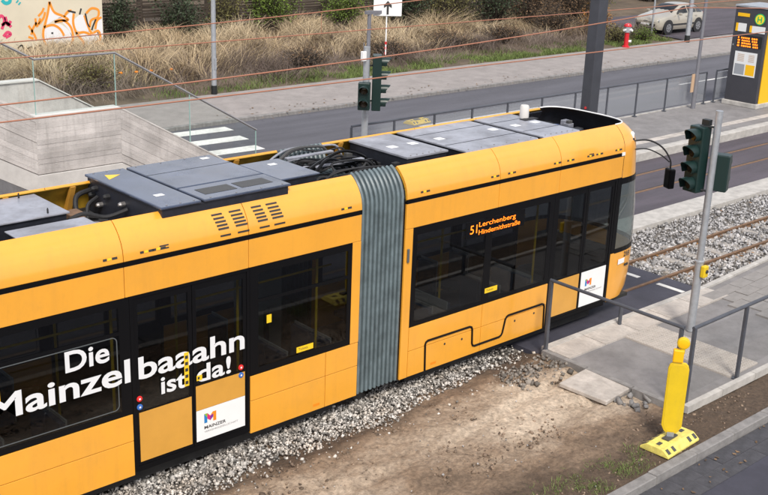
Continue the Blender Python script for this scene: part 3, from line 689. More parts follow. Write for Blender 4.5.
# --- interior
sp = MB().box(-.21, -.20, .40, .21, .20, .48).box(.15, -.20, .45, .23, .20, 1.02).mesh('seat'); sp.materials.append(M['interior_seat'])
bk = MB().box(.225, -.21, .42, .245, .21, 1.06).mesh('seat_back'); bk.materials.append(M['seat_shell'])
for x in [-1.3, -.5, .4, 1.2, 2.0, 2.8, 3.6, 4.4, 5.2, 8.6, 9.4, 11.5, 12.3, 13.1, 13.9]:
    for y in (.36, .80, 1.86):
        fl = 0 if int(x*10) % 3 else math.pi
        s_ = inst(sp, 'seat', tram, (x, y, .36), (0, 0, fl)); s_.location.z = .20; b_ = bpy.data.objects.new('seat_shell', bk); COL.objects.link(b_); b_.parent = s_
for x, y in ((6.2, .35), (8.12, .35), (6.2, 1.95), (8.12, 1.95), (9.55, .40), (11.25, .45), (14.4, .35), (12.9, 1.15), (4.6, 1.15), (9.0, 1.2)): MB().tube([(x, y, .36), (x, y, 2.76)], .02, 8).build('grab_pole', 'grab_yellow', tram)
MB().tube([(-2, .62, 2.2), (10, .62, 2.2)], .016, 6).tube([(11, .62, 2.2), (14.4, .62, 2.2)], .016, 6).build('grab_rail', 'grab_yellow', tram)
MB().box(9.3, 1.7, .4, 9.9, 2.15, 2.5).build('cabinet', 'interior_wall', tram)
# --- roof equipment
rb = MB().box(.6, 1.02, 3.22, 6.02, 1.96, 3.59).build('roof_box', 'roof_dark', tram, bevel=.01)
MB().box(.58, .99, 3.592, 3.4, 1.98, 3.615).build('lid', 'roof_light', rb, bevel=.006); MB().box(3.44, .99, 3.592, 6.05, 1.98, 3.615).build('lid', 'roof_light', rb, bevel=.006)
for x in (4.0, 4.9, 5.8):
    for y in (1.08, 1.9): MB().lathe((x, y, 3.614), [(.012, 0), (.012, .05), (.006, .07)], 8).build('lifting_eye', 'black_matte', rb)
rb = MB().box(5.15, .38, 3.22, 6.12, .80, 3.555).build('roof_box', 'roof_dark', tram, bevel=.01); MB().box(5.12, .36, 3.557, 6.15, .82, 3.575).build('lid', 'roof_light', rb, bevel=.006)
MB().box(6.1, .45, 3.22, 6.5, 1.7, 3.33).build('roof_box', 'concrete_cap', tram, bevel=.02)
rb = MB().box(6.87, .17, 3.22, 8.84, 2.09, 3.695).build('roof_box', 'roof_dark', tram, bevel=.012)
MB().box(6.84, .14, 3.70, 7.43, 2.11, 3.735).build('lid', 'roof_grey', rb, bevel=.012)
MB().box(7.475, .80, 3.70, 8.86, 2.11, 3.735).build('lid', 'roof_grey', rb, bevel=.012); lid = MB().box(7.475, .14, 3.70, 8.86, .77, 3.735).build('lid', 'roof_grey', rb, bevel=.012)
for x in (7.62, 8.20):
    g = MB().box(x, .34, 3.7352, x+.50, .60, 3.739).build('grille', 'grille', rb)
MB().box(7.475, 1.55, 3.7352, 8.86, 1.565, 3.7365).build('panel_seam', 'roof_dark', rb)
MB().prism([(6.97, 1.66, 3.7355), (7.22, 1.82, 3.7355), (7.03, 1.90, 3.7355)], (0, 0, .002)).build('warning_triangle', 'sticker_yellow', rb)
for k, (y, z) in enumerate(((1.9, 3.5), (1.7, 3.4), (1.5, 3.56), (1.1, 3.55), (.6, 3.45), (.5, 3.52), (1.82, 3.6))):
    MB().lathe((6.87, y, z), [(.035, 0), (.035, -.06), (.02, -.09)], 8, (1, 0, 0)).build('fitting', ('steel' if k % 2 else 'black_matte'), rb)
MB().tube(catmull([(6.83, 1.95, 3.55), (6.6, 1.9, 3.5), (6.55, 1.75, 3.3), (6.75, 1.6, 3.28)]), .035, 8).tube(catmull([(6.83, 1.75, 3.5), (6.66, 1.7, 3.42), (6.6, 1.6, 3.26)]), .025, 8).build('hose', 'black_matte', rb, smooth=True)
rb = MB().box(8.98, .52, 3.22, 9.62, 1.46, 3.665).build('roof_box', 'roof_dark', tram, bevel=.012); MB().box(8.95, .49, 3.668, 9.65, 1.49, 3.695).build('lid', 'roof_grey', rb, bevel=.01)
for k in range(7): MB().lathe((9.05+.09*k, .505, 3.55), [(.011, 0), (.011, -.008)], 6, (0, 1, 0)).build('bolt', 'steel', rb)
for x in (6.95, 7.15, 7.35, 7.6, 8.0, 8.4, 8.75):
    for y in (.19, 2.06): MB().lathe((x, y, 3.735), [(.011, 0), (.011, .008)], 6).build('bolt', 'steel', tram)
for x, y in ((7.05, .6), (8.6, 1.9), (9.3, 1.2), (5.2, 1.5), (4.2, 1.3)):
    zz = 3.7365 if 6.5 < x < 8.9 else (3.6955 if x > 8.9 else 3.6155); MB().box(x, y, zz, x+.13, y+.09, zz+.002).build('label_plate', 'white_paint', tram)
MB().tube(catmull([(6.05, 1.2, 3.4), (6.3, 1.15, 3.5), (6.6, 1.1, 3.42), (6.86, 1.0, 3.5)]), .028, 8).build('hose', 'black_matte', tram, smooth=True)
MB().tube(catmull([(6.05, .9, 3.34), (6.35, .95, 3.42), (6.6, .8, 3.36), (6.86, .72, 3.45)]), .02, 8).build('hose', 'steel', tram, smooth=True)
MB().box(6.2, 1.3, 3.33, 6.42, 1.55, 3.46).build('junction_box', 'rail_rust', tram, bevel=.01); MB().box(6.55, .5, 3.3, 6.75, .75, 3.42).build('junction_box', 'white_paint', tram, bevel=.01)
# couplings and hoses above the gangway
for k in range(26):
    y = .50+random.random()*1.45; x0 = 9.62+random.random()*.35; x1 = 10.85+random.random()*.6; z = 3.42+random.random()*.2; dy = random.uniform(-.25, .25)
    p = [(x0, y, z-.15), (x0+.2, y, z), (10.2, y+dy*.5, z+random.uniform(-.05, .16)), (10.7, y+dy, z+random.uniform(-.08, .14)), (x1-.15, y+dy, z), (x1, y+dy, z-.18)]
    MB().tube(catmull(p, 5), random.choice((.014, .018, .024)), 6).build('hose', random.choice(('black_matte', 'black_matte', 'black_trim', 'grille', 'roof_light')), tram, smooth=True)
for y, z, x0, x1 in ((1.55, 3.66, 9.85, 10.75), (1.05, 3.62, 10.0, 10.95)): MB().box(x0, y-.04, z-.03, x1, y+.04, z).build('coupling_bar', 'roof_light', tram, bevel=.008)
for k in range(14):
    x = random.choice((9.75, 9.9, 10.95, 11.15, 11.3)); y = .5+random.random()*1.3; z = 3.28+random.random()*.2
    MB().box(x, y, z, x+.12, y+.09, z+.10).build('terminal_block', random.choice(('roof_dark', 'grille', 'black_matte')), tram, bevel=.01)
MB().box(9.7, .4, 3.22, 9.95, 1.95, 3.30).build('cable_tray', 'roof_dark', tram); MB().box(10.98, .4, 3.22, 11.35, 1.95, 3.32).build('cable_tray', 'roof_dark', tram)
# front car roof covers
for i, (x0, x1) in enumerate(((11.48, 12.38), (12.54, 14.30), (14.44, 15.42))):
    ye = .62 if i == 0 else .40
    rb = MB().box(x0+.02, ye+.02, 3.22, x1-.02, 2.0, 3.60).build('roof_box', 'roof_dark', tram)
    pr = [(ye-.14, 3.52), (ye, 3.635), (2.02, 3.635), (2.02, 3.605), (ye+.01, 3.605), (ye-.13, 3.49)] if i else [(ye, 3.60), (ye, 3.635), (2.02, 3.635), (2.02, 3.60)]
    MB().prism([(x0, y, z) for y, z in pr], (x1-x0, 0, 0)).build('lid', 'roof_light', rb, bevel=.006)
    if i:
        for y in (.86, 1.62): MB().box(x0+.01, y-.009, 3.6352, x1-.01, y+.009, 3.6375).build('panel_seam', 'roof_dark', rb)
    for xx in (x0+.2, x1-.25):
        o = MB().box(xx, 1.2, 3.6352, xx+.16, 1.34, 3.6372).build('label_plate', 'white_paint', rb)
    for k in range(6): MB().lathe((x0+.12+(x1-x0-.24)*k/5, ye+.05, 3.634), [(.012, 0), (.012, .012)], 6).build('bolt', 'steel', rb)
MB().lathe((15.35, 1.62, 3.637), [(.085, 0), (.085, .20), (.07, .235), (.0, .24)], 18).build('antenna', 'concrete_cap', tram, smooth=True)
MB().box(15.16, 1.42, 3.6385, 15.52, 1.56, 3.648).build('antenna_plate', 'black_matte', tram)
MB().box(15.50, .70, 3.24, 15.95, 1.25, 3.52).build('horn_box', 'roof_dark', tram, bevel=.02); MB().box(15.52, 1.35, 3.24, 16.1, 1.9, 3.46).build('horn_box', 'roof_dark', tram, bevel=.02)
MB().grid([nrow(z, .80-1.15*d, d, .03) for z, d in ((3.24, 0.02), (3.40, .05), (3.50, .10), (3.58, .17), (3.645, .265))]).build('nose_lining', 'roof_dark', tram, smooth=True)
for k_ in (0, 1): MB().prism([(14.46, YY(k_, .30), 3.60), (14.46, YY(k_, .12), 3.26), (14.46, YY(k_, .15), 3.24), (14.46, YY(k_, .33), 3.59)], (1.83, 0, 0)).build('well_lining', 'roof_dark', tram)
for k_ in range(10):
    a_, b_ = random.uniform(15.5, 16.5), random.uniform(.6, 1.7); MB().box(a_, b_, 3.24, a_+random.uniform(.06, .2), b_+random.uniform(.05, .15), random.uniform(3.36, 3.55)).build('terminal_block', random.choice(('black_matte', 'grille', 'roof_light')), tram, bevel=.008)
for k in range(9):
    y = .5+.13*k; MB().tube(catmull([(15.45, y, 3.4), (15.8, y+.05, 3.5), (16.05, y-.08, 3.46), (16.3, y+.1, 3.30)], 5), .02, 6).build('hose', 'black_trim' if k % 3 else 'tarp_blue', tram, smooth=True)
MB().tube([(-2, .30, 3.66), (.5, .30, 3.66)], .01, 6).build('roof_wire', 'steel', tram)

# ================================================================== STAIR on the far platform
stair = thing('stairway', 'board-marked concrete stairway with glass balustrade behind the tram', 'stairs', (11, 9.5, .25))
SY0, SY1 = 7.60, 11.30; SL = .571                      # near and far faces, flight slope
XB, XA, XE = 10.45, 8.72, 14.1                          # landing from XA to XB, foot at XE
def ztop(x): return 3.30 if XA <= x <= XB else (3.30-SL*(x-XB) if x > XB else 3.30+SL*(XA-x))
def wall(y0, y1, name, boards):
    # core
    xs = [2.5, XA, XB, XE]
    m = MB()
    pts = [(x, ztop(x)) for x in xs]; low = [(x, ztop(x)-1.45) for x in xs[::-1]]
    low = [(x, max(z, .25)) for x, z in low]
    m.prism([(x, y0+.02, z-.01) for x, z in pts+low], (0, y1-y0-.04, 0)); o = m.build(name, 'concrete', stair)
    if boards:                                          # board marks as slightly proud strips following each run
        b = MB()
        for x0, x1 in ((2.5, XA), (XA, XB), (XB, XE)):
            t = 0.0
            while t < 1.06:
                h = random.uniform(.075, .12); h = min(h, 1.06-t+.001); xa = x0
                while xa < x1:
                    xb = min(x1, xa+random.uniform(1.6, 3.6)); d = random.uniform(0, .012)
                    if x1-xb < .3: xb = x1
                    q = [(xa+.001, y0+.025, ztop(xa)-t-h+.002), (xb-.001, y0+.025, ztop(xb)-t-h+.002), (xb-.001, y0+.025, ztop(xb)-t), (xa+.001, y0+.025, ztop(xa)-t)]
                    b.prism(q, (0, -.025-d, 0)); xa = xb
                t += h
        b.build('board_marks', 'concrete', stair, kind='stuff')
        # slab nosing below the parapet, a little proud
        c = MB()
        for x0, x1 in ((2.5, XA), (XA, XB), (XB, 13.2)):
            c.prism([(x0, y0-.05, ztop(x0)-1.08), (x1, y0-.05, ztop(x1)-1.08), (x1, y0-.05, max(.25, ztop(x1)-1.45)), (x0, y0-.05, max(.25, ztop(x0)-1.45))], (0, .06, 0))
        c.build('slab_edge', 'concrete_cap', stair)
    c = MB()
    for x0, x1 in ((2.5, XA), (XA, XB), (XB, XE)):
        c.prism([(x0, y0-.015, ztop(x0)), (x1, y0-.015, ztop(x1)), (x1, y0-.015, ztop(x1)+.03), (x0, y0-.015, ztop(x0)+.03)], (0, y1-y0+.03, 0))
    c.build('wall_cap', 'concrete_cap', stair)
wall(SY0, SY0+.24, 'parapet', True); wall(SY1-.24, SY1, 'parapet', False)
MB().box(XA, SY0+.2, 2.05, XB, SY1-.2, 2.25).build('landing', 'concrete_floor', stair)
for k in range(11):
    x = XB+.30*k; z = 2.25-.171*(k+1)
    if z > .3: MB().box(x, SY0+.22, z-.22, x+.33, SY1-.22, z).build('step', 'concrete_floor', stair)
for k in range(18):
    x = XA-.30*(k+1); z = 2.25+.171*(k+1); MB().box(x-.03, SY0+.22, z-.22, x+.30, SY1-.22, z).build('step', 'concrete_floor', stair)
MB().box(XA+.25, SY0+.2, .25, XA+.5, SY1-.2, 2.05).build('landing_pier', 'concrete', stair)
# inner kerb strips on the landing
MB().box(XA, SY0+.85, 2.25, XB, SY0+.91, 2.33).box(XA, SY1-.62, 2.25, XB, SY1-.56, 2.33).build('landing_kerb', 'concrete_cap', stair)
# glass balustrade
gy = SY0+.12
for x0, x1 in ((2.6, 4.6), (4.62, 6.7), (6.72, 8.80), (8.82, 10.44), (10.46, 12.10), (12.12, 13.75)):
    g = MB().prism([(x0+.01, gy, ztop(x0)+.03), (x1-.01, gy, ztop(x1)+.03), (x1-.01, gy, ztop(x1)+1.03), (x0+.01, gy, ztop(x0)+1.03)], (0, .016, 0)).build('glass_panel', 'balustrade_glass', stair)
    MB().box(x1-.007, gy-.002, ztop(x1)+.03, x1+.007, gy+.018, ztop(x1)+1.03).build('glass_edge', 'glass_edge', g)
MB().tube([(2.6, gy+.008, ztop(2.6)+1.05), (XA+.1, gy+.008, ztop(XA+.1)+1.05), (XB, gy+.008, ztop(XB)+1.05), (13.77, gy+.008, ztop(13.77)+1.05)], .022, 8).build('handrail', 'steel', stair, smooth=True)

# ================================================================== railings
def railing(name, label, pts, posts, z0, h, parent_loc, infill=None, group=None, post=.028, gm='screen_glass'):
    t = thing(name, label, 'railing', parent_loc, group)
    MB().tube([(x, y, z0(x)+h) for x, y in pts], .030, 8).build('handrail', 'rail_paint', t, smooth=True)
    for x, y in posts:
        MB().obox((x, y, z0(x)+h/2-.02), (1, 0, 0), (0, 1, 0), (0, 0, 1), post, post*.8, h/2).build('post', 'rail_paint', t, bevel=.004)
        MB().box(x-.06, y-.06, z0(x)-.02, x+.06, y+.06, z0(x)+.012).build('foot_plate', 'rail_paint', t)
    if infill:
        for (xa, ya), (xb, yb) in zip(pts[:-1], pts[1:]):
            n_ = max(1, round(math.hypot(xb-xa, yb-ya)/infill))
            for k in range(n_):
                a, b = k/n_, (k+1)/n_; A = Vector((xa+(xb-xa)*a, ya+(yb-ya)*a, 0)); B = Vector((xa+(xb-xa)*b, ya+(yb-ya)*b, 0)); d = (B-A).normalized(); A += d*.05; B -= d*.05
                MB().prism([(A.x, A.y, z0(A.x)+.12), (B.x, B.y, z0(B.x)+.12), (B.x, B.y, z0(B.x)+h-.07), (A.x, A.y, z0(A.x)+h-.07)], (-d.y*.012, d.x*.012, 0)).build('infill_panel', gm, t)
    return t
fp = lambda x: .27
px_ = [18.8, 20.35, 21.9, 23.45, 25.0, 26.6, 28.25, 29.95, 31.6, 33.35, 35.85]
railing('platform_railing', 'long dark railing with grey glass panels at the back of the far platform', [(a, 10.42) for a in px_], [(a, 10.42) for a in px_], fp, 1.16, (27, 10.42, .25), infill=1.75)
railing('platform_railing', 'short dark railing piece between the long railing and the stop pillar', [(36.5, 10.42), (40.5, 10.42)], [(36.5, 10.42), (38.5, 10.42), (40.5, 10.42)], fp, 1.16, (38.5, 10.42, .25), infill=2)
railing('corner_railing', 'dark handrail across the platform end in front of the tram door', [(13.98, -.40), (13.98, -3.02)], [(13.98, -.42), (13.98, -2.98)], lambda x: .10, 1.28, (13.98, -1.7, .1), post=.032)
railing('corner_railing', 'dark railing with glass panel along the dirt side of the platform', [(14.08, -3.12), (20, -3.12), (30, -3.12)], [(14.12, -3.12), (15.62, -3.12), (18.4, -3.12), (21.2, -3.12), (24, -3.12)], lambda x: pz(x)-.02, 1.28, (17, -3.12, .1), infill=1.45, post=.032, gm='clear_glass')
bo = thing('bollard', 'short dark post at the track edge of the platform', 'post', (15.95, -.52, .12))
MB().tube([(15.95, -.52, .12), (15.95, -.52, .46)], .035, 10).build('post', 'rail_paint', bo); MB().lathe((15.95, -.52, .46), [(.035, 0), (.03, .02), (.0, .025)], 10).build('cap', 'rail_paint', bo)

# ================================================================== signals
def signal_head(parent, c, face, n, step=.29, w_=.30, visor=.24, name='signal_head'):
    """box housing centred at c, face = horizontal facing direction; lenses with hooded visors"""
    f = Vector((face[0], face[1], 0)).normalized(); s_ = Vector((-f.y, f.x, 0)); c = Vector(c); H = n*step
    hd = MB().obox(c-f*.03, s_, f, (0, 0, 1), w_/2, .115, H/2+.015).build(name, 'signal_green', parent, bevel=.02)
    for k in range(n):
        q = c + f*.087 + Vector((0, 0, H/2-step*(k+.5)))
        MB().lathe(q, [(.105, 0), (.10, .012), (.06, .025), (.0, .03)], 18, f).build('lens', 'lens_dark', hd, smooth=True)
        m = MB(); rows = []
        for a in range(15):
            t = R_(-40+260*a/14); L = visor*(.55+.45*max(0, math.sin(t))); rr = [.122, .118]
            d = s_*math.cos(t)+Vector((0, 0, math.sin(t)))
            rows.append([q+d*.122, q+d*.126+f*L*.6, q+d*.122+f*L, q+d*.112+f*L, q+d*.114])
        m.grid(rows).build('visor', 'signal_green', hd, smooth=True)
    return hd
def bracket(parent, a, b): MB().tube([a, b], .02, 8).build('bracket', 'signal_black', parent)
sg = thing('traffic_signal', 'grey signal pole with four hooded lamps standing on the near platform', 'traffic light', (16.8, -1.47, .11))
MB().tube([(16.8, -1.47, .10), (16.8, -1.47, 1.42)], .075, 16).build('pole_base', 'galvanised', sg, smooth=True)
MB().tube([(16.8, -1.47, 1.42), (16.8, -1.47, 1.45), (16.8, -1.47, 1.46), (16.8, -1.47, 4.15)], [.085, .085, .062, .062], 16).build('pole', 'galvanised', sg, smooth=True)
bt = MB().box(16.74, -1.63, 1.16, 16.88, -1.54, 1.38).build('request_button', 'beacon_yellow', sg, bevel=.02); MB().lathe((16.81, -1.63, 1.28), [(.035, 0), (.03, -.02)], 12, (0, 1, 0)).build('button', 'ink', bt)
signal_head(sg, (16.72, -1.18, 3.26), (-1, .10), 4, .285); bracket(sg, (16.8, -1.47, 3.86), (16.72, -1.18, 3.84)); bracket(sg, (16.8, -1.47, 2.72), (16.72, -1.18, 2.74))
signal_head(sg, (17.0, -1.54, 3.06), (1, .35), 2, .31, w_=.28); bracket(sg, (16.8, -1.47, 3.2), (17.0, -1.54, 3.2))
MB().box(16.76, -1.32, 3.86, 16.86, -1.18, 3.96).build('bracket', 'signal_black', sg)

s2 = thing('traffic_signal', 'signal pole with arrow sign and two dark lamp heads behind the tram roof', 'traffic light', (18.45, 9.5, .25))
MB().tube([(18.45, 9.5, .25), (18.45, 9.5, 3.68)], .085, 16).build('pole', 'galvanised', s2, smooth=True)
MB().tube([(18.60, 9.62, 2.0), (18.60, 9.62, 4.55)], .05, 12).build('sign_post', 'pole_grey', s2, smooth=True)
MB().obox((18.80, 9.62, 4.50), (1, 0, 0), (0, 1, 0), (0, 0, 1), .32, .05, .04).build('sign_arm', 'pole_grey', s2)
MB().obox((18.30, 9.45, 3.46), (1, 0, 0), (0, 1, 0), (0, 0, 1), .06, .05, .12).build('sensor_box', 'white_paint', s2, bevel=.01)
MB().tube([(18.30, 9.45, 3.58), (18.30, 9.45, 3.80)], .012, 6).build('sensor_rod', 'pole_grey', s2)
signal_head(s2, (18.22, 9.30, 2.48), (-.72, -.70), 2, .33); bracket(s2, (18.45, 9.5, 2.6), (18.22, 9.3, 2.6))
signal_head(s2, (18.78, 9.42, 2.76), (.75, -.66), 4, .345, w_=.36); bracket(s2, (18.45, 9.5, 3.2), (18.78, 9.42, 3.2)); bracket(s2, (18.45, 9.5, 2.3), (18.78, 9.42, 2.3))
sn = Vector((-.55, -.83, 0)).normalized(); sx = Vector((-sn.y, sn.x, 0)); sc_ = Vector((19.10, 9.5, 4.78))
pn = MB().obox(sc_, sx, sn, (0, 0, 1), .36, .012, .38).build('sign_panel', 'white_paint', s2, bevel=.01)
ar = [(-.028, -.31), (.028, -.31), (.028, -.10), (.10, -.15), (.10, -.08), (0, .03), (-.10, -.08), (-.10, -.15), (-.028, -.10)]
MB().prism([sc_ - sn*-.014 + sx*a + Vector((0, 0, b-.03)) for a, b in ar], sn*.003).build('arrow', 'ink', pn)
MB().tube([(19.02, 9.44, 4.40), (18.99, 9.40, 3.45)], .016, 8).build('rod', 'white_paint', s2)
for k in range(3): MB().tube([(19.005-.002*k, 9.42, 3.78-.13*k), (19.003-.002*k, 9.418, 3.71-.13*k)], .028, 8).build('rod_band', 'band_red', s2)

# ================================================================== poles and masts
mast = thing('catenary_mast', 'dark square overhead line mast standing just beyond the tram nose', 'mast', (19.62, 3.38, 0))
MB().box(19.47, 3.25, 0, 19.77, 3.51, 7.6).build('mast_post', 'mast_dark', mast, bevel=.015)
MB().box(19.36, 3.14, -.02, 19.88, 3.62, .06).build('base_plate', 'mast_dark', mast)
MB().lathe((19.465, 3.36, 3.08), [(.03, 0), (.03, -.012)], 10, (1, 0, 0)).build('reflector', 'band_red', mast)
for y in (1.15, 5.56): MB().tube([(19.62, 3.38, 7.3), (19.62, y, 6.9)], .04, 8)  .build('cantilever', 'mast_dark', mast)
def messenger(x): return 5.0+.00185*max(0, x-3.5)**2 if x < 19.62 else 5.0+.00185*(max(0, 16.12-(x-19.62)))**2
for y, who in ((1.15, 'over the near track'), (5.56, 'over the far track')):
    zc = 4.80 if y < 3 else 4.78
    t = tag(MB().tube([(-30, y, zc), (19.62, y, zc), (90, y, zc)], .0105, 6).build('contact_wire', 'copper', None), 'lower copper contact wire '+who, 'overhead wire', 'tram overhead wires')
    xs = list(np.arange(-12.5, 52, 1.0))
    t = thing('messenger_wire', 'upper copper messenger wire with droppers '+who, 'overhead wire', (10, y, 5), 'tram overhead wires')
    MB().tube([(x, y, messenger(x)) for x in xs], .0105, 6).build('wire', 'copper', t)
    for x in ((13.75, 3.0) if y > 3 else (2.2, 29)): MB().tube([(x, y, zc), (x, y, messenger(x))], .005, 5).build('dropper', 'copper', t)
def lamp_post(x, y, z, h, r, label, band):
    t = thing('lamp_post', label, 'lamp post', (x, y, z))
    MB().tube([(x, y, z), (x, y, z+h*.5), (x, y, z+h)], [r, r*.85, r*.6], 14).build('post', 'galvanised', t, smooth=True)
    MB().tube([(x, y, z), (x, y, z+band)], r+.012, 14).build('base_band', 'signal_black', t, smooth=True)
    MB().box(x-.05, y-r-.012, z+.9, x+.05, y-r+.02, z+1.3).build('service_door', 'galvanised', t)
    MB().tube(catmull([(x, y, z+h), (x, y-.5, z+h+.35), (x, y-1.6, z+h+.45)]), .035, 8).build('arm', 'galvanised', t, smooth=True); MB().box(x-.14, y-2.2, z+h+.40, x+.14, y-1.5, z+h+.52).build('lamp_head', 'pole_grey', t, bevel=.04)
lamp_post(22.05, 21.75, .12, 7.0, .095, 'tall galvanised lamp post with black foot in front of the dry grass', .32)
lamp_post(51.1, 21.1, .12, 7.0, .13, 'galvanised lamp post with black foot in front of the beige car', .36)
t = thing('sign_pole', 'thin galvanised sign pole rising by the front of the beige car', 'sign pole', (51.2, 23.4, .4))
MB().tube([(51.2, 23.4, .2), (51.2, 23.4, 3.6)], .055, 10).build('post', 'galvanised', t, smooth=True); MB().box(50.95, 23.32, 3.0, 51.45, 23.34, 3.6).build('sign_plate', 'galvanised', t)
t = thing('stop_sign_pole', 'slim grey pole with small tan plaque on the far platform beside the railing', 'pole', (34.75, 10.15, .25))
MB().tube([(34.75, 10.15, .25), (34.75, 10.15, 1.5)], .085, 12).build('pole_sleeve', 'pole_grey', t, smooth=True); MB().tube([(34.75, 10.15, 1.5), (34.75, 10.15, 5.2)], .06, 12).build('pole', 'pole_grey', t, smooth=True)
MB().box(34.50, 10.16, .85, 34.66, 10.19, 1.50).build('plaque', 'plaque', t)

# ================================================================== guide beacon
bc = thing('guide_beacon', 'bright yellow warning beacon on a moulded foot beside the near kerb', 'warning beacon', (12.95, -3.64, .02))
def beacon_foot(t, cx, cy, z, yawd, m='beacon_base'):
    a = R_(yawd); ax = Vector((math.cos(a), math.sin(a), 0)); ay = Vector((-math.sin(a), math.cos(a), 0)); o = Vector((cx, cy, z))
    pr = [(-.24, 0), (-.24, .035), (-.13, .115), (.13, .115), (.24, .035), (.24, 0)]
    f = MB().prism([o+ax*-.43+ay*p+Vector((0, 0, q)) for p, q in pr], ax*.86).build('foot', m, t, bevel=.012)
    for k in range(6):
        u = -.36+.145*k
        for s_ in (-1, 1):
            if k in (2, 3) and s_ < 0: continue
            MB().obox(o+ax*u+ay*.185*s_+Vector((0, 0, .078)), ax, ay*.81+Vector((0, 0, -.59*s_)), ay*.59*s_+Vector((0, 0, .81)), .030, .042, .004).build('foot_recess', 'grille', t)
    for u in (-.30, .30): MB().obox(o+ax*u+Vector((0, 0, .117)), ax, ay, (0, 0, 1), .05, .03, .003).build('foot_slot', 'grille', t)
    MB().obox(o+ax*-.02+Vector((0, 0, .125)), ax, ay, (0, 0, 1), .13, .055, .012).build('foot_socket', 'grille', t)
    for k in range(3): MB().obox(o+ax*.432+ay*(-.06+.06*k)+Vector((0, 0, .06)), ay, (0, 0, 1), ax, .012, .03, .002).build('foot_lettering', 'ink', t)
beacon_foot(bc, 12.95, -3.64, .015, 3)
n_ = Vector((-.80, -.60, 0)).normalized(); s_ = Vector((-n_.y, n_.x, 0)); bo_ = Vector((12.96, -3.62, .20))
prof = [(-.06, 0), (.06, 0), (.10, .03), (.145, .12), (.147, 1.02), (.13, 1.08), (.09, 1.12), (-.09, 1.12), (-.13, 1.08), (-.147, 1.02), (-.145, .12), (-.10, .03)]
pb = MB().prism([bo_+s_*a+Vector((0, 0, b)) for a, b in prof], n_*.045).build('panel', 'beacon_yellow', bc, bevel=.012)
MB().prism([bo_+s_*(a*.84)+n_*.045+Vector((0, 0, .03+b*.945)) for a, b in prof], n_*.006).build('panel_face', 'beacon_yellow', pb, bevel=.004)
MB().obox(bo_+n_*.02+Vector((0, 0, -.04)), s_, n_, (0, 0, 1), .05, .03, .06).build('spigot', 'galvanised', bc)
MB().obox(bo_+n_*.02-s_*.03+Vector((0, 0, 1.22)), s_, n_, (0, 0, 1), .075, .045, .10).build('lamp_battery', 'beacon_lens', bc, bevel=.02)
lc = bo_+n_*.02+s_*.02+Vector((0, 0, 1.42))
lp = MB().lathe(lc-n_*.05, [(.080, .03), (.090, .04), (.090, .075), (.084, .085)], 20, n_).build('lamp_housing', 'beacon_yellow', bc, smooth=True)
MB().lathe(lc+n_*.034, [(.078, 0), (.070, .010), (.04, .016), (.0, .018)], 20, n_).build('lamp_lens', 'beacon_lens', lp, smooth=True)
MB().tube([lc-Vector((0, 0, .02)), lc-Vector((0, 0, .16))], .035, 8).build('lamp_stem', 'beacon_yellow', bc)
t = thing('beacon_foot', 'yellow moulded beacon foot left on the road behind the tram roof', 'beacon foot', (25.3, 14.6, .004)); beacon_foot(t, 25.3, 14.6, .004, 5, 'beacon_yellow')

# ================================================================== stop pillar
ki = thing('stop_pillar', 'tall dark tram stop information pillar with yellow side on the far platform', 'information pillar', (37.9, 9.6, .25))
MB().box(37.18, 8.80, .25, 38.9, 10.22, .42).build('plinth', 'kerb_light', ki, bevel=.02)
MB().box(37.25, 8.884, .42, 38.85, 10.16, 3.80).build('pillar', 'kiosk_dark', ki, bevel=.015)
MB().box(37.42, 8.86, .42, 38.85, 8.882, 3.80).build('side_panel', 'kiosk_yellow', ki); MB().box(37.22, 8.86, 3.80, 38.88, 10.18, 3.86).build('top_cap', 'galvanised', ki)
KX = 37.245
ky = lambda y: 10.16-(10.16-y)*1.16
def kp(name, y0, y1, z0, z1, m, par=None, d=.012):
    y0, y1 = ky(y0), ky(y1)
    return MB().box(KX-d, y0, z0, KX+.002, y1, z1).build(name, m, par or ki)
kp('name_strip', 9.66, 10.06, 3.46, 3.58, 'kiosk_yellow')
hs = MB().lathe((KX, 9.16, 3.42), [(.20, 0), (.20, -.015)], 24, (1, 0, 0)).build('stop_symbol', 'sign_green', ki); MB().lathe((KX-.015, 9.16, 3.42), [(.165, 0), (.165, -.006)], 24, (1, 0, 0)).build('symbol_disc', 'sign_yellow', hs)
text('symbol_letter', 'H', 'sign_green', hs, -.09, .09, 3.32, .20, face='x-', loc=(KX-.023, 9.16), weight=.03)
a = kp('line_panel', 9.72, 10.08, 2.93, 3.22, 'poster_white'); kp('line_tab', 10.0, 10.08, 2.93, 3.22, 'kiosk_yellow', a, .014)
a = kp('line_panel', 9.08, 9.60, 2.93, 3.17, 'poster_white'); kp('line_tab', 9.52, 9.60, 2.93, 3.17, 'kiosk_yellow', a, .014)
a = kp('display', 9.14, 9.98, 2.40, 2.82, 'signal_black')
for r in range(4):
    z = 2.74-.095*r; y = 9.95
    for k in range(9):
        w_ = random.uniform(.03, .07)
        if k in (1, 6) and r != 9: y -= .05
        if y-w_ < 9.18: break
        kp('display_row', y-w_, y, z-.055, z, 'led', a, .015); y -= w_+.02
a = kp('timetable', 9.22, 9.98, 1.35, 2.22, 'poster_white')
kp('timetable_map', 9.25, 9.56, 1.40, 1.78, 'kiosk_yellow', a, .015); kp('timetable_sheet', 9.60, 9.94, 1.40, 1.78, 'headlight', a, .015)
for k in range(14): kp('timetable_line', 9.30+.35*(k % 2), 9.50+.38*(k % 2), 1.88+.04*(k//2), 1.895+.04*(k//2), 'plaque', a, .015)
kp('lock', 10.08, 10.11, 2.4, 2.46, 'galvanised')

ki.location.x -= .55; ki.location.y -= .06

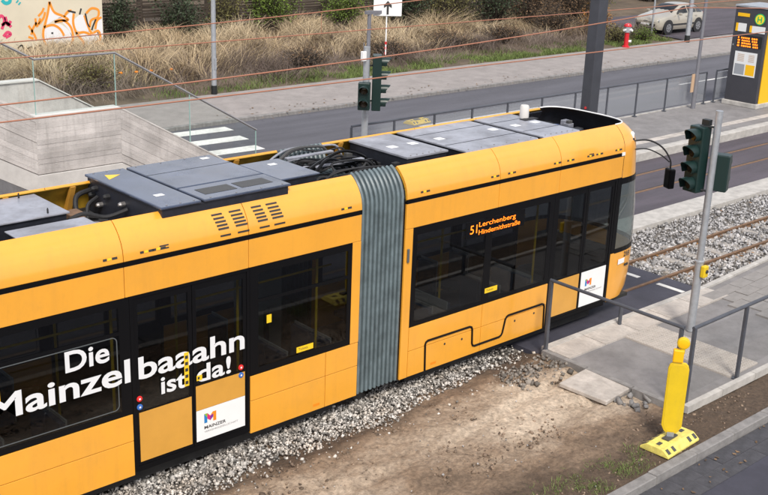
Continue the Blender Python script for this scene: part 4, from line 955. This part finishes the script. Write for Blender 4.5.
# ================================================================== hydrant
hy = thing('fire_hydrant', 'red pillar hydrant with pale metal collar at the edge of the sidewalk', 'hydrant', (46.45, 21.6, .12))
MB().lathe((46.45, 21.6, .12), [(.19, 0), (.19, .06), (.12, .08), (.115, .72), (.16, .74)], 16).build('barrel', 'hydrant_red', hy, smooth=True)
MB().lathe((46.45, 21.6, .86), [(.16, .0), (.162, .02), (.162, .20), (.16, .28)], 16).build('collar', 'galvanised', hy, smooth=True)
MB().lathe((46.45, 21.6, 1.14), [(.20, 0), (.20, .05), (.15, .13), (.05, .16), (.0, .17)], 16).build('cap', 'hydrant_red', hy, smooth=True)
for d in ((1, 0, 0), (-1, 0, 0), (0, -1, 0)): MB().lathe((46.45, 21.6, .98), [(.05, .15), (.05, .26), (.06, .26), (.06, .30)], 10, d).build('outlet', 'poster_white', hy, smooth=True)
MB().lathe((46.45, 21.6, .42), [(.06, .1), (.06, .20), (.075, .20), (.075, .24)], 10, (.6, -.8, 0)).build('outlet', 'poster_white', hy, smooth=True)

# ================================================================== car (front towards -x)
def car(loc, yawd, label, paint='car_paint', sc=1.0):
    t = thing('parked_car', label, 'car', (0, 0, 0)); G = lambda n, m, **k: (m, n)
    Lh = 2.13
    # cross-sections along the length: x, half width, z sill, z belt, z roof, half width roof
    st_ = [(-2.13, .50, .34, .62, .62, .48), (-2.08, .66, .26, .70, .72, .60), (-1.95, .78, .22, .76, .80, .70), (-1.6, .86, .20, .84, .89, .72), (-1.1, .885, .20, .92, .985, .70), (-.85, .885, .20, .94, 1.04, .68),
           (-.45, .885, .20, .95, 1.27, .60), (-.05, .885, .20, .96, 1.42, .57), (.5, .885, .20, .97, 1.455, .565), (1.1, .88, .21, .98, 1.42, .555), (1.55, .86, .23, .98, 1.28, .54), (1.85, .82, .26, .97, 1.08, .56), (2.02, .76, .30, .93, .98, .60), (2.10, .66, .36, .80, .82, .58)]
    rows = []
    for x, hw, zs, zb, zr, hr in st_:
        r = [(x, -hw*.93, zs), (x, -hw, zs+.14), (x, -hw*1.0, (zs+zb)/2), (x, -hw*.965, zb), (x, -hr, zr-.05), (x, -hr*.82, zr), (x, 0, zr+.03)]
        rows.append(r + [(a, -b, c) for a, b, c in r[-2::-1]])
    body = MB().grid(rows); body.poly(rows[0]); body.poly(rows[-1][::-1])
    b = body.build('body', paint, t, smooth=True)
    md = b.modifiers.new('ss', 'SUBSURF'); md.levels = 1; md.render_levels = 2; b.modifiers.move(1, 0)
    b.modifiers.remove(b.modifiers['es'])
    # glazing set 6 mm proud of the body
    def interp(x):
        for p, q in zip(st_[:-1], st_[1:]):
            if p[0] <= x <= q[0]:
                k = (x-p[0])/(q[0]-p[0]); return [p[i]+(q[i]-p[i])*k for i in range(6)]
    for s_ in (-1, 1):
        for xs in ([-.62, -.35, -.05, .28], [.38, .7, 1.05], [1.13, 1.4, 1.66]):
            lo, hi = [], []
            for x in xs:
                _, hw, zs, zb, zr, hr = interp(x); y0, z0, y1, z1 = hw*.965, zb, hr, zr-.05
                if x == xs[0] and x < 0: e = .42
                elif x > 1.6: e = .55
                else: e = .88
                lo.append((x, s_*(y0+(y1-y0)*.12+.004), z0+(z1-z0)*.12)); hi.append((x+(.10 if x < 0 and e > .5 else 0), s_*(y0+(y1-y0)*e+.008), z0+(z1-z0)*e))
            MB().grid([lo, hi]).build('side_window', 'car_glass', t, smooth=True)
    def sheet_over(x0, x1, name, m, yf=.80):
        rows = []
        for k in range(5):
            x = x0+(x1-x0)*k/4; _, hw, zs, zb, zr, hr = interp(x)
            rows.append([(x, hr*yf*q, zr-.012+.032*(1-abs(q))+.010) for q in (-1, -.6, -.2, .2, .6, 1)])
        return MB().grid(rows).build(name, m, t, smooth=True)
    sheet_over(-.86, -.14, 'windscreen', 'car_glass', .93); sheet_over(1.32, 1.86, 'rear_window', 'car_glass', .86)
    for x in (-1.34, 1.27):
        for s_ in (-1, 1):
            c = (x, s_*.80, .31)
            wl = MB().lathe(c, [(.20, -.10), (.31, -.10), (.32, -.06), (.32, .06), (.31, .10), (.20, .10)], 24, (0, s_, 0)).build('wheel', 'tyre', t, smooth=True)
            MB().lathe(c, [(.0, .085), (.20, .095), (.21, .102), (.205, .07)], 20, (0, s_, 0)).build('rim', 'alloy', wl, smooth=True)
            for k in range(7): a = 2*math.pi*k/7; MB().obox((c[0]+.125*math.cos(a), c[1]+s_*.104, c[2]+.125*math.sin(a)), (math.cos(a), 0, math.sin(a)), (0, 1, 0), (-math.sin(a), 0, math.cos(a)), .05, .004, .014).build('rim_gap', 'car_trim', wl)
            MB().lathe((x, s_*.79, .33), [(.375, -.02), (.395, .0), (.395, .095), (.36, .098)], 24, (0, s_, 0)).build('wheel_arch', 'car_trim', t, smooth=True)
    for s_ in (-1, 1):
        MB().obox((-1.90, s_*.66, .70), (.86, -.5*s_, .12), (0, 0, 1), (.5*s_, .86, 0), .17, .055, .03).build('headlight', 'headlight', t, bevel=.02)
        MB().obox((1.98, s_*.72, .84), (0, 0, 1), (1, 0, 0), (0, 1, 0), .15, .06, .07).build('tail_light', 'tail_red', t, bevel=.02)
        MB().obox((-.60, s_*1.0, .99), (1, 0, 0), (0, 1, 0), (0, 0, 1), .06, .09, .065).build('mirror', paint, t, bevel=.03)
        MB().box(-1.0, s_*.885, .42, .98, s_*.90, .50).build('rub_strip', 'car_trim', t)
        for x in (.20, 1.02): MB().box(x-.08, s_*.882, .84, x+.08, s_*.902, .87).build('handle', paint, t)
        MB().box(.335, s_*.872, .28, .345, s_*.889, .94).build('door_gap', 'car_trim', t)
        MB().box(-1.02, s_*.875, .30, -.95, s_*.89, .30+.012).build('sill_trim', 'car_trim', t)
    MB().box(-2.15, -.58, .40, -2.05, .58, .52).build('grille', 'car_trim', t, bevel=.02); MB().box(-2.13, -.62, .24, -2.0, .62, .33).build('lower_intake', 'car_trim', t, bevel=.02)
    MB().box(-2.165, -.26, .43, -2.15, .26, .54).build('number_plate', 'white_paint', t); MB().box(-2.14, -.12, .60, -2.10, .12, .66).build('badge', 'alloy', t)
    t.location = loc; t.rotation_euler = (0, 0, R_(yawd)); t.scale = (sc, sc, sc); return t
car((53.65, 23.95, .225), -1, 'beige hatchback parked on the driveway behind the hydrant', sc=1.06)

# ================================================================== graffiti wall
gwall = thing('garden_wall', 'cream rendered wall covered with orange and white graffiti', 'wall', (16, 31.4, .3))
MB().box(4, 31.30, .0, 22.90, 31.55, 3.4).build('wall_face', 'wall_cream', gwall); MB().box(3.9, 31.24, 3.4, 23.0, 31.61, 3.5).build('coping', 'kerb_light', gwall)
MB().box(4, 31.27, .1, 22.88, 31.30, .50).build('wall_plinth', 'kerb', gwall)
def gw(px, py): return (18.50+.0430*px, 2.62-.0405*py-.0015*px)     # hand-drawn layout units -> metres on the wall
def stroke(pts, wd, m, y, name='graffiti_line'):
    p = catmull([(*gw(a, b), 0) for a, b in pts], 5); L, Rr = [], []
    for i, q in enumerate(p):
        d = (p[min(i+1, len(p)-1)]-p[max(i-1, 0)]).normalized(); nn = Vector((-d.y, d.x, 0))*wd/2; L.append((q.x+nn.x, y, q.y+nn.y)); Rr.append((q.x-nn.x, y, q.y-nn.y))
    return MB().grid([L, Rr]).build(name, m, gwall)
def fill(pts, m, y): 
    p = catmull([(*gw(a, b), 0) for a, b in pts+pts[:1]], 5)[:-1]; return MB().poly([(q.x, y, q.y) for q in p]).build('graffiti_fill', m, gwall)
Y1 = 31.297
for P in ([(41, 30), (46, 26), (57, 24), (67, 32), (70, 42), (66, 49), (44, 49), (40, 40)], [(48, 4), (46, 15), (44, 24), (52, 20), (62, 16), (52, 12)], [(56, 18), (64, 16), (70, 13), (72, 25), (70, 40), (66, 30)],
          [(72, 20), (80, 15), (87, 22), (88, 30), (82, 34), (74, 30)], [(78, 35), (88, 33), (97, 33), (100, 44), (90, 47), (80, 46)], [(94, 24), (101, 17), (101, 44), (96, 34)]): fill(P, 'graffiti_white', Y1)
Y2 = 31.293
for P in ([(48, 2), (46, 12), (43, 22), (40, 32), (41, 42), (46, 49)], [(48, 2), (52, 12), (60, 16), (66, 20), (60, 21), (52, 22)], [(41, 27), (50, 25), (57, 29), (61, 36)], [(52, 22), (60, 20), (68, 27), (70, 38), (66, 47), (60, 47)], [(72, 14), (71, 24), (74, 34), (80, 42), (81, 48)],
          [(73, 34), (82, 33), (89, 36)], [(83, 16), (86, 26), (90, 34), (97, 32), (99, 40), (94, 44), (102, 46)], [(85, 14), (91, 9), (98, 11), (97, 18), (90, 21), (88, 28)], [(94, 30), (96, 22), (101, 18)], [(62, 17), (66, 12), (70, 11)]): stroke(P, .10, 'graffiti_orange', Y2)
for P in ([(66, 11), (70, 12), (74, 13)], [(80, 9), (78, 15)], [(84, 14), (86, 24), (88, 28)], [(95, 20), (92, 26), (90, 31)], [(48, 33), (50, 33)]): stroke(P, .07, 'ink', 31.290)
for P in ([(26, 25), (31, 34), (33, 40)], [(28, 34), (30, 28), (34, 22)], [(33, 18), (34, 26), (38, 18)], [(36, 16), (40, 12), (42, 8)], [(36, 24), (41, 18), (43, 12)], [(25, 36), (30, 38)]): stroke(P, .09, 'graffiti_orange', Y2)
for P in ([(-4, 20), (0, 15), (3, 19), (0, 28)], [(4, 16), (6, 24), (9, 20)], [(0, 24), (5, 22), (9, 26)], [(1, 35), (5, 31), (8, 33), (3, 36)]): stroke(P, .12, 'graffiti_pink', Y2)
for P in ([(2, 0), (5, 3), (9, 2), (10, -2)], [(16, 1), (17, 2)], [(18, 3), (19, 4)]): stroke(P, .14, 'graffiti_teal', Y2)
for P in ([(14, 47), (18, 44), (20, 48)], [(22, 48), (28, 46)], [(30, 48), (36, 45), (40, 49)]): stroke(P, .06, 'ink', Y2)
for k in range(16):
    px = 48+3.4*k; stroke([(px, 53+random.uniform(-1, 1)), (px+1.2, 56), (px+2.4, 52), (px+3, 55)], .07, random.choice(('graffiti_white', 'logo_violet', 'ink')), 31.266)

# ================================================================== wooden fence behind the dry grass
fence = thing('wooden_fence', 'weathered dark horizontal slat fence behind the dry grass', 'fence', (34, 32.2, .4))
slm = [MB().box(-.98, -.012, -.045, .98, .012, .045).mesh('slat') for _ in range(1)]; slm[0].materials.append(M['fence_wood'])
for i in range(11):
    x = 23.2+2.05*i; MB().box(x-.06, 32.16, .2, x+.06, 32.28, 2.35).build('post', 'fence_wood', fence)
    for k in range(14):
        if random.random() < .06: continue
        o = inst(slm[0], 'slat', fence, (x+1.02, 32.14+.02*(k % 2), .52+.125*k), (random.uniform(-.1, .1), random.uniform(-.012, .012), 0)); o.scale.z = random.uniform(.9, 1.2)

# ================================================================== vegetation
def vz(x, y): return .10 + max(0, min(1, (y-22)/9))*.35
def blades(name, P, h, wd, lean, m, label, cat, clump=0.):
    """one curved blade per point"""
    n = len(P); P = np.asarray(P, dtype=float); az = rng.uniform(0, 2*math.pi, n); hh = h*rng.uniform(.45, 1.2, n)
    if clump: az = az*.35 + np.array([noise.noise((a*.55, b*.55, 9))*7 for a, b, _ in P]); hh = hh*np.array([max(.3, 1+clump*noise.noise((a*.45, b*.6, 2))) for a, b, _ in P])
    ln = lean*rng.uniform(.2, 1.3, n)*hh; dx, dy = np.cos(az)*ln, np.sin(az)*ln; a2 = rng.uniform(0, math.pi, n); wx, wy = np.cos(a2)*wd/2, np.sin(a2)*wd/2
    V = np.zeros((n, 6, 3)); 
    for k, t in enumerate((0, .55, 1.0)):
        c = P + np.stack([dx*t**1.6, dy*t**1.6, hh*t*(1-(.12+.3*min(lean, 1))*t)], 1); s_ = (1, .8, .25)[k]
        V[:, 2*k] = c - np.stack([wx*s_, wy*s_, 0*wx], 1); V[:, 2*k+1] = c + np.stack([wx*s_, wy*s_, 0*wx], 1)
    F = np.array(((0, 1, 3, 2), (2, 3, 5, 4)))[None] + (np.arange(n)*6)[:, None, None]
    return tag(npmesh(name, V.reshape(-1, 3), F.reshape(-1, 4), m, 'stuff'), label, cat)
def scatter(n, x0, x1, y0, y1, dens=None):
    o = []
    while len(o) < n:
        x, y = random.uniform(x0, x1), random.uniform(y0, y1)
        if dens is None or random.random() < dens(x, y): o.append((x, y, vz(x, y)))
    return o
def dgrass(x, y):
    e = 24.2 + .6*math.sin(x*.5) + (.6 if x > 30 else 0); q = max(0, min(1, (y-e)/1.2))
    if x > 44: q *= max(0, 1-(x-44)/6)
    return q*(.35+.65*max(0, min(1, noise.noise((x*.5, y*.5, 3))*1.6+.6)))
G1 = scatter(38000, 8, 50, 22.6, 32.0, dgrass)
blades('dry_grass', G1, 1.08, .020, .8, 'dry_grass', 'tall straw coloured dry grass between sidewalk and fence', 'dry grass', clump=1.1)
G2 = scatter(24000, 8, 51, 21.8, 29, lambda x, y: max(0, min(1, (y-(21.9 if x < 28 else 22.4)-.4*math.sin(x*.7))/.6))*(.25+.75*max(0, noise.noise((x*.4, y*.7, 8))*1.5+.5)))
blades('dry_stems', G2, .95, .014, 1.3, 'dry_stem', 'dark brown tangled dead weed stems low in the verge', 'dead weeds', clump=1.2)
G3 = scatter(13000, 15, 51, 21.8, 24.2, lambda x, y: max(0, 1-(y-21.8)/2.2)*max(0, min(1, (x-24)/8+.6))*max(0, min(1, noise.noise((x*.8, y*.8, 1))*2.2+.6)))
blades('green_grass', G3, .22, .02, .5, 'green_grass', 'short green grass along the back of the far sidewalk', 'grass')
G4 = [(x, y, .01) for x, y, _ in scatter(1500, 9.0, 13.2, -3.9, -2.9, lambda x, y: max(0, 1-abs(x-11.4)/1.6)*max(0, 1-abs(y+3.62)/.55)*max(0, min(1, noise.noise((x*2.5, y*2.5, 4))*2.6+.35)))]
blades('kerb_grass', G4, .075, .007, .8, 'green_grass', 'thin tuft of green grass on the dirt near the kerb', 'grass')
# fallen leaves / litter on the dirt
def leaves_flat(n, x0, x1, y0, y1, z, s, m, name, label):
    P = np.stack([rng.uniform(x0, x1, n), rng.uniform(y0, y1, n), np.full(n, z)], 1); a = rng.uniform(0, 6.28, n); S = s*rng.uniform(.6, 1.3, n)
    V = np.stack([P+np.stack([np.cos(a+q)*S*k, np.sin(a+q)*S*k, rng.uniform(0, .02, n)], 1) for q, k in ((0, 1), (1.4, .6), (3.14, 1), (4.5, .6))], 1)
    F = np.arange(n*4).reshape(-1, 4); return tag(npmesh(name, V.reshape(-1, 3), F, m, 'stuff'), label, 'leaves')
leaves_flat(60, 9, 18, -4.6, -4.1, -.093, .035, 'leaf_brown', 'fallen_leaves', 'few brown fallen leaves in the near gutter')
leaves_flat(220, 20, 48, 17.2, 19, .13, .05, 'leaf_brown', 'fallen_leaves', 'brown fallen leaves along the far kerb')
leaves_flat(40, 19.5, 30, -.2, 2.8, -.03, .05, 'leaf_rust', 'fallen_leaves', 'rust coloured leaves lying on the track ballast')

def shrub(name, label, cat, x, y, h, wd, leafm, nl, ls, twigs, group, leafspread=1.0, seed=0):
    rd = random.Random(seed); nr = np.random.default_rng(seed); z0 = vz(x, y); t = thing(name, label, cat, (x, y, z0), group)
    m = MB(); tips = []
    for k in range(twigs):
        a = rd.uniform(0, 6.28); r = rd.uniform(.15, 1)*wd/2; hh = h*rd.uniform(.45, 1.0)*(1-.35*(r/(wd/2))**2)
        p0 = Vector((x+rd.uniform(-.2, .2)*wd*.5, y+rd.uniform(-.2, .2)*wd*.5, z0-.05)); p3 = Vector((x+math.cos(a)*r, y+math.sin(a)*r, z0+hh))
        p1 = p0.lerp(p3, .35)+Vector((rd.uniform(-.1, .1), rd.uniform(-.1, .1), .12))*h*.4; p2 = p0.lerp(p3, .7)+Vector((rd.uniform(-.1, .1), rd.uniform(-.1, .1), .1))*h*.4
        rr = .012+.012*rd.random(); m.tube([p0, p1, p2, p3], [rr*1.5, rr, rr*.7, rr*.3], 3, cap=False); tips += [(p1.lerp(p2, .5)), p2, p3, p2.lerp(p3, .5)]
        for j in range(3):
            b0 = p1.lerp(p3, rd.uniform(.1, .9)); b1 = b0+Vector((rd.uniform(-1, 1), rd.uniform(-1, 1), rd.uniform(-.1, .8)))*wd*.18; m.tube([b0, b1], [rr*.6, rr*.2], 3, cap=False); tips.append(b1)
    m.build('twigs', 'bark', t)
    T = np.array([tuple(q) for q in tips]); n = nl; idx = nr.integers(0, len(T), n); P = T[idx] + nr.normal(0, .11*wd*leafspread/2+.04, (n, 3)); P[:, 2] = np.maximum(P[:, 2], z0+.02)
    u = nr.normal(size=(n, 3)); u /= np.linalg.norm(u, axis=1)[:, None]; v = np.cross(u, nr.normal(size=(n, 3))); v /= np.linalg.norm(v, axis=1)[:, None]; S = (ls*nr.uniform(.6, 1.4, n))[:, None]
    V = np.stack([P-u*S, P+v*S*.5, P+u*S, P-v*S*.5], 1).reshape(-1, 3); npmesh('foliage', V, np.arange(n*4).reshape(-1, 4), leafm, parent=t)
    return t
SH = [  # x, y, h, w, material, leaves, size, twigs, label
    (31.5, 31.0, 3.3, 2.8, 'leaf_green', 4200, .055, 60, 'yellow-green leafy shrub hanging over the wooden fence'),
    (35.4, 30.6, 2.6, 2.6, 'leaf_green', 2600, .055, 50, 'smaller green shrub by the dark tree trunk at the fence'),
    (26.6, 31.4, 2.2, 2.6, 'leaf_dark', 2400, .06, 60, 'dark ivy clump on the fence left of the tall lamp post'),
    (23.9, 31.6, 2.6, 1.6, 'leaf_dark', 1500, .06, 40, 'dark bush at the end of the graffiti wall'),
    (29.2, 31.5, 2.4, 2.0, 'leaf_olive', 1800, .05, 60, 'olive creeper on the fence right of the tall lamp post'),
    (38.4, 29.6, 3.4, 3.6, 'leaf_dark', 4200, .06, 90, 'dark ivy covered bush right of the green fence shrub'),
    (40.8, 28.6, 3.2, 3.6, 'leaf_olive', 3600, .05, 120, 'olive brown bramble thicket behind the arrow sign'),
    (43.4, 28.0, 3.2, 3.6, 'leaf_dark', 3600, .055, 110, 'dark evergreen bramble mound right of the arrow sign'),
    (46.0, 27.6, 3.4, 3.8, 'leaf_brown', 3600, .045, 160, 'tall brown leafless thicket left of the overhead mast'),
    (45.4, 25.6, 1.7, 2.8, 'leaf_brown', 1800, .035, 150, 'low purplish brown twig bush in front of the brown thicket'),
    (48.6, 27.0, 3.2, 3.8, 'leaf_brown', 3200, .045, 160, 'brown twiggy thicket behind the overhead mast'),
    (48.4, 25.0, 1.5, 2.2, 'leaf_rust', 1400, .045, 60, 'rust leaved bush right of the overhead mast'),
    (51.4, 28.4, 3.4, 3.8, 'leaf_olive', 3200, .05, 130, 'tall olive thicket behind the rust leaved bush'),
    (43.0, 31.5, 4.2, 4.2, 'leaf_olive', 3600, .06, 110, 'olive thicket in the second row behind the arrow sign'),
    (48.0, 31.5, 4.2, 4.4, 'leaf_brown', 3600, .055, 130, 'tall brown thicket in the second row behind the mast'),
    (55.0, 31.6, 3.6, 4.2, 'leaf_brown', 3000, .055, 110, 'brown thicket behind the front of the beige car'),
    (59.6, 33.4, 3.4, 4.2, 'leaf_dark', 2600, .06, 90, 'dark thicket behind the roof of the beige car'),
    (41.2, 25.2, 1.0, 2.4, 'leaf_brown', 1300, .035, 120, 'low grey brown twig bush in the grass by the sidewalk'),
    (37.4, 25.2, .9, 2.4, 'leaf_brown', 1300, .035, 120, 'low brown twig bush left of the green verge patch'),
    (33.0, 24.4, .8, 2.4, 'leaf_brown', 1200, .035, 120, 'low brown twig bush straight behind the signal pole'),
    (28.0, 24.2, .9, 2.4, 'leaf_brown', 1100, .035, 110, 'low dry weed clump right of the tall lamp post'),
    (47.4, 22.9, .8, 1.8, 'leaf_olive', 1500, .04, 70, 'low green brown bush beside the red hydrant'),
    (49.3, 22.7, .7, 1.6, 'leaf_green', 1200, .04, 50, 'low green bush between the hydrant and the lamp post'),
    (18.6, 24.4, .8, 2.4, 'leaf_olive', 1200, .04, 90, 'low dark weed clump behind the stair balustrade'),
    (64.5, 33.0, 3.2, 4.4, 'leaf_brown', 2600, .055, 100, 'brown thicket right of the beige car'),
    (70.0, 34.0, 3.4, 4.6, 'leaf_olive', 2600, .055, 100, 'olive thicket at the far right behind the stop pillar'),
]
for i, (x, y, h, wd, m, nl, ls, tw, lab) in enumerate(SH): shrub('shrub', lab, 'shrub', x, y, h, wd, m, nl, ls, tw, 'shrubs along the verge', seed=100+i)
# orange flowers / tags low in the weeds
for k, (x, y) in enumerate(((19.9, 24.6), (20.5, 24.5), (21.1, 24.5), (21.9, 24.4))):
    t = thing('marigold', ['leftmost orange flower seen through the stair glass', 'second orange flower from the left behind the stair glass', 'third orange flower from the left behind the stair glass', 'rightmost orange flower behind the stair glass'][k], 'flower', (x, y, .2), 'orange flowers in the weeds')
    MB().tube([(x, y, .15), (x+.02, y, .62)], .008, 5).build('stem', 'leaf_green', t); MB().lathe((x+.02, y, .62), [(.02, -.03), (.075, 0), (.08, .03), (.04, .06), (.0, .065)], 9).build('bloom', 'logo_orange', t)

def tree(label, x, y, h, cr_, leafm, nl, seed, tr=.16):
    rd = random.Random(seed); nr = np.random.default_rng(seed); z0 = .3; t = thing('tree', label, 'tree', (x, y, z0), 'trees behind the verge')
    m = MB(); tips = []
    m.tube([(x, y, z0-.1), (x+.1, y, z0+h*.3), (x-.05, y+.1, z0+h*.62), (x, y, z0+h*.85)], [tr*1.2, tr, tr*.6, tr*.2], 9)
    for k in range(11):
        a = 2.4*k; zz = z0+h*(.25+.055*k); b = Vector((x, y, zz)); e = b+Vector((math.cos(a), math.sin(a), .55))*cr_*rd.uniform(.6, 1); c = b.lerp(e, .5)+Vector((0, 0, .15*cr_)); m.tube([b, c, e], [tr*.4, tr*.25, tr*.08], 5)
        tips += [c, e]
        for j in range(4):
            f = c.lerp(e, rd.random()); g = f+Vector((rd.uniform(-1, 1), rd.uniform(-1, 1), rd.uniform(-.2, .8)))*cr_*.4; m.tube([f, g], [tr*.12, tr*.04], 4); tips.append(g)
    m.build('trunk', 'bark', t)
    T = np.array([tuple(q) for q in tips]); n = nl; P = T[nr.integers(0, len(T), n)]+nr.normal(0, .16*cr_, (n, 3)); u = nr.normal(size=(n, 3)); u /= np.linalg.norm(u, axis=1)[:, None]; v = np.cross(u, nr.normal(size=(n, 3))); v /= np.linalg.norm(v, axis=1)[:, None]; S = (.10*nr.uniform(.6, 1.4, n))[:, None]
    npmesh('crown', np.stack([P-u*S, P+v*S*.55, P+u*S, P-v*S*.55], 1).reshape(-1, 3), np.arange(n*4).reshape(-1, 4), leafm, parent=t)
for i, (lab, x, y, h, c, lm_, nl, tr) in enumerate((
        ('dark trunked evergreen tree standing right of the green fence shrub', 37.2, 33.6, 8, 3.0, 'leaf_dark', 5000, .34),
        ('slim brown tree behind the wooden fence left of the tall lamp post', 27.0, 35.5, 7, 2.4, 'leaf_olive', 4200, .12),
        ('dark leafy tree behind the fence right of the tall lamp post', 31.5, 36.5, 7, 2.8, 'leaf_dark', 5000, .16),
        ('bare brown tree rising behind the arrow sign', 44.0, 34.5, 7, 2.8, 'leaf_brown', 3600, .16),
        ('olive tree behind the thicket left of the mast', 50.0, 36.0, 8, 3.2, 'leaf_olive', 4200, .18),
        ('dark tree far behind the thicket right of the mast', 57.0, 38.5, 8, 3.4, 'leaf_dark', 4200, .2),
        ('brown tree behind the beige car', 64.0, 40.0, 8, 3.4, 'leaf_brown', 3600, .2),
        ('tall dark tree behind the graffiti wall', 19.0, 36.0, 7, 3.0, 'leaf_dark', 4600, .2))): tree(lab, x, y, h, c, lm_, nl, 300+i, tr)
# distant woodland reading as one mass
n = 26000; X = rng.uniform(-20, 150, n); Yv = 48 + rng.gamma(2, 6, n); Z = rng.uniform(.2, 1, n)**.8*(5+3*np.sin(X*.21)+2*np.sin(X*.53+1))
P = np.stack([X, Yv, Z], 1); u = rng.normal(size=(n, 3)); u /= np.linalg.norm(u, axis=1)[:, None]; v = np.cross(u, rng.normal(size=(n, 3))); v /= np.linalg.norm(v, axis=1)[:, None]; S = (.42*rng.uniform(.6, 1.4, n))[:, None]
tag(npmesh('woodland', np.stack([P-u*S, P+v*S*.6, P+u*S, P-v*S*.6], 1).reshape(-1, 3), np.arange(n*4).reshape(-1, 4), 'leaf_olive', 'stuff'), 'brown green woodland far behind the fence and thicket', 'woodland')
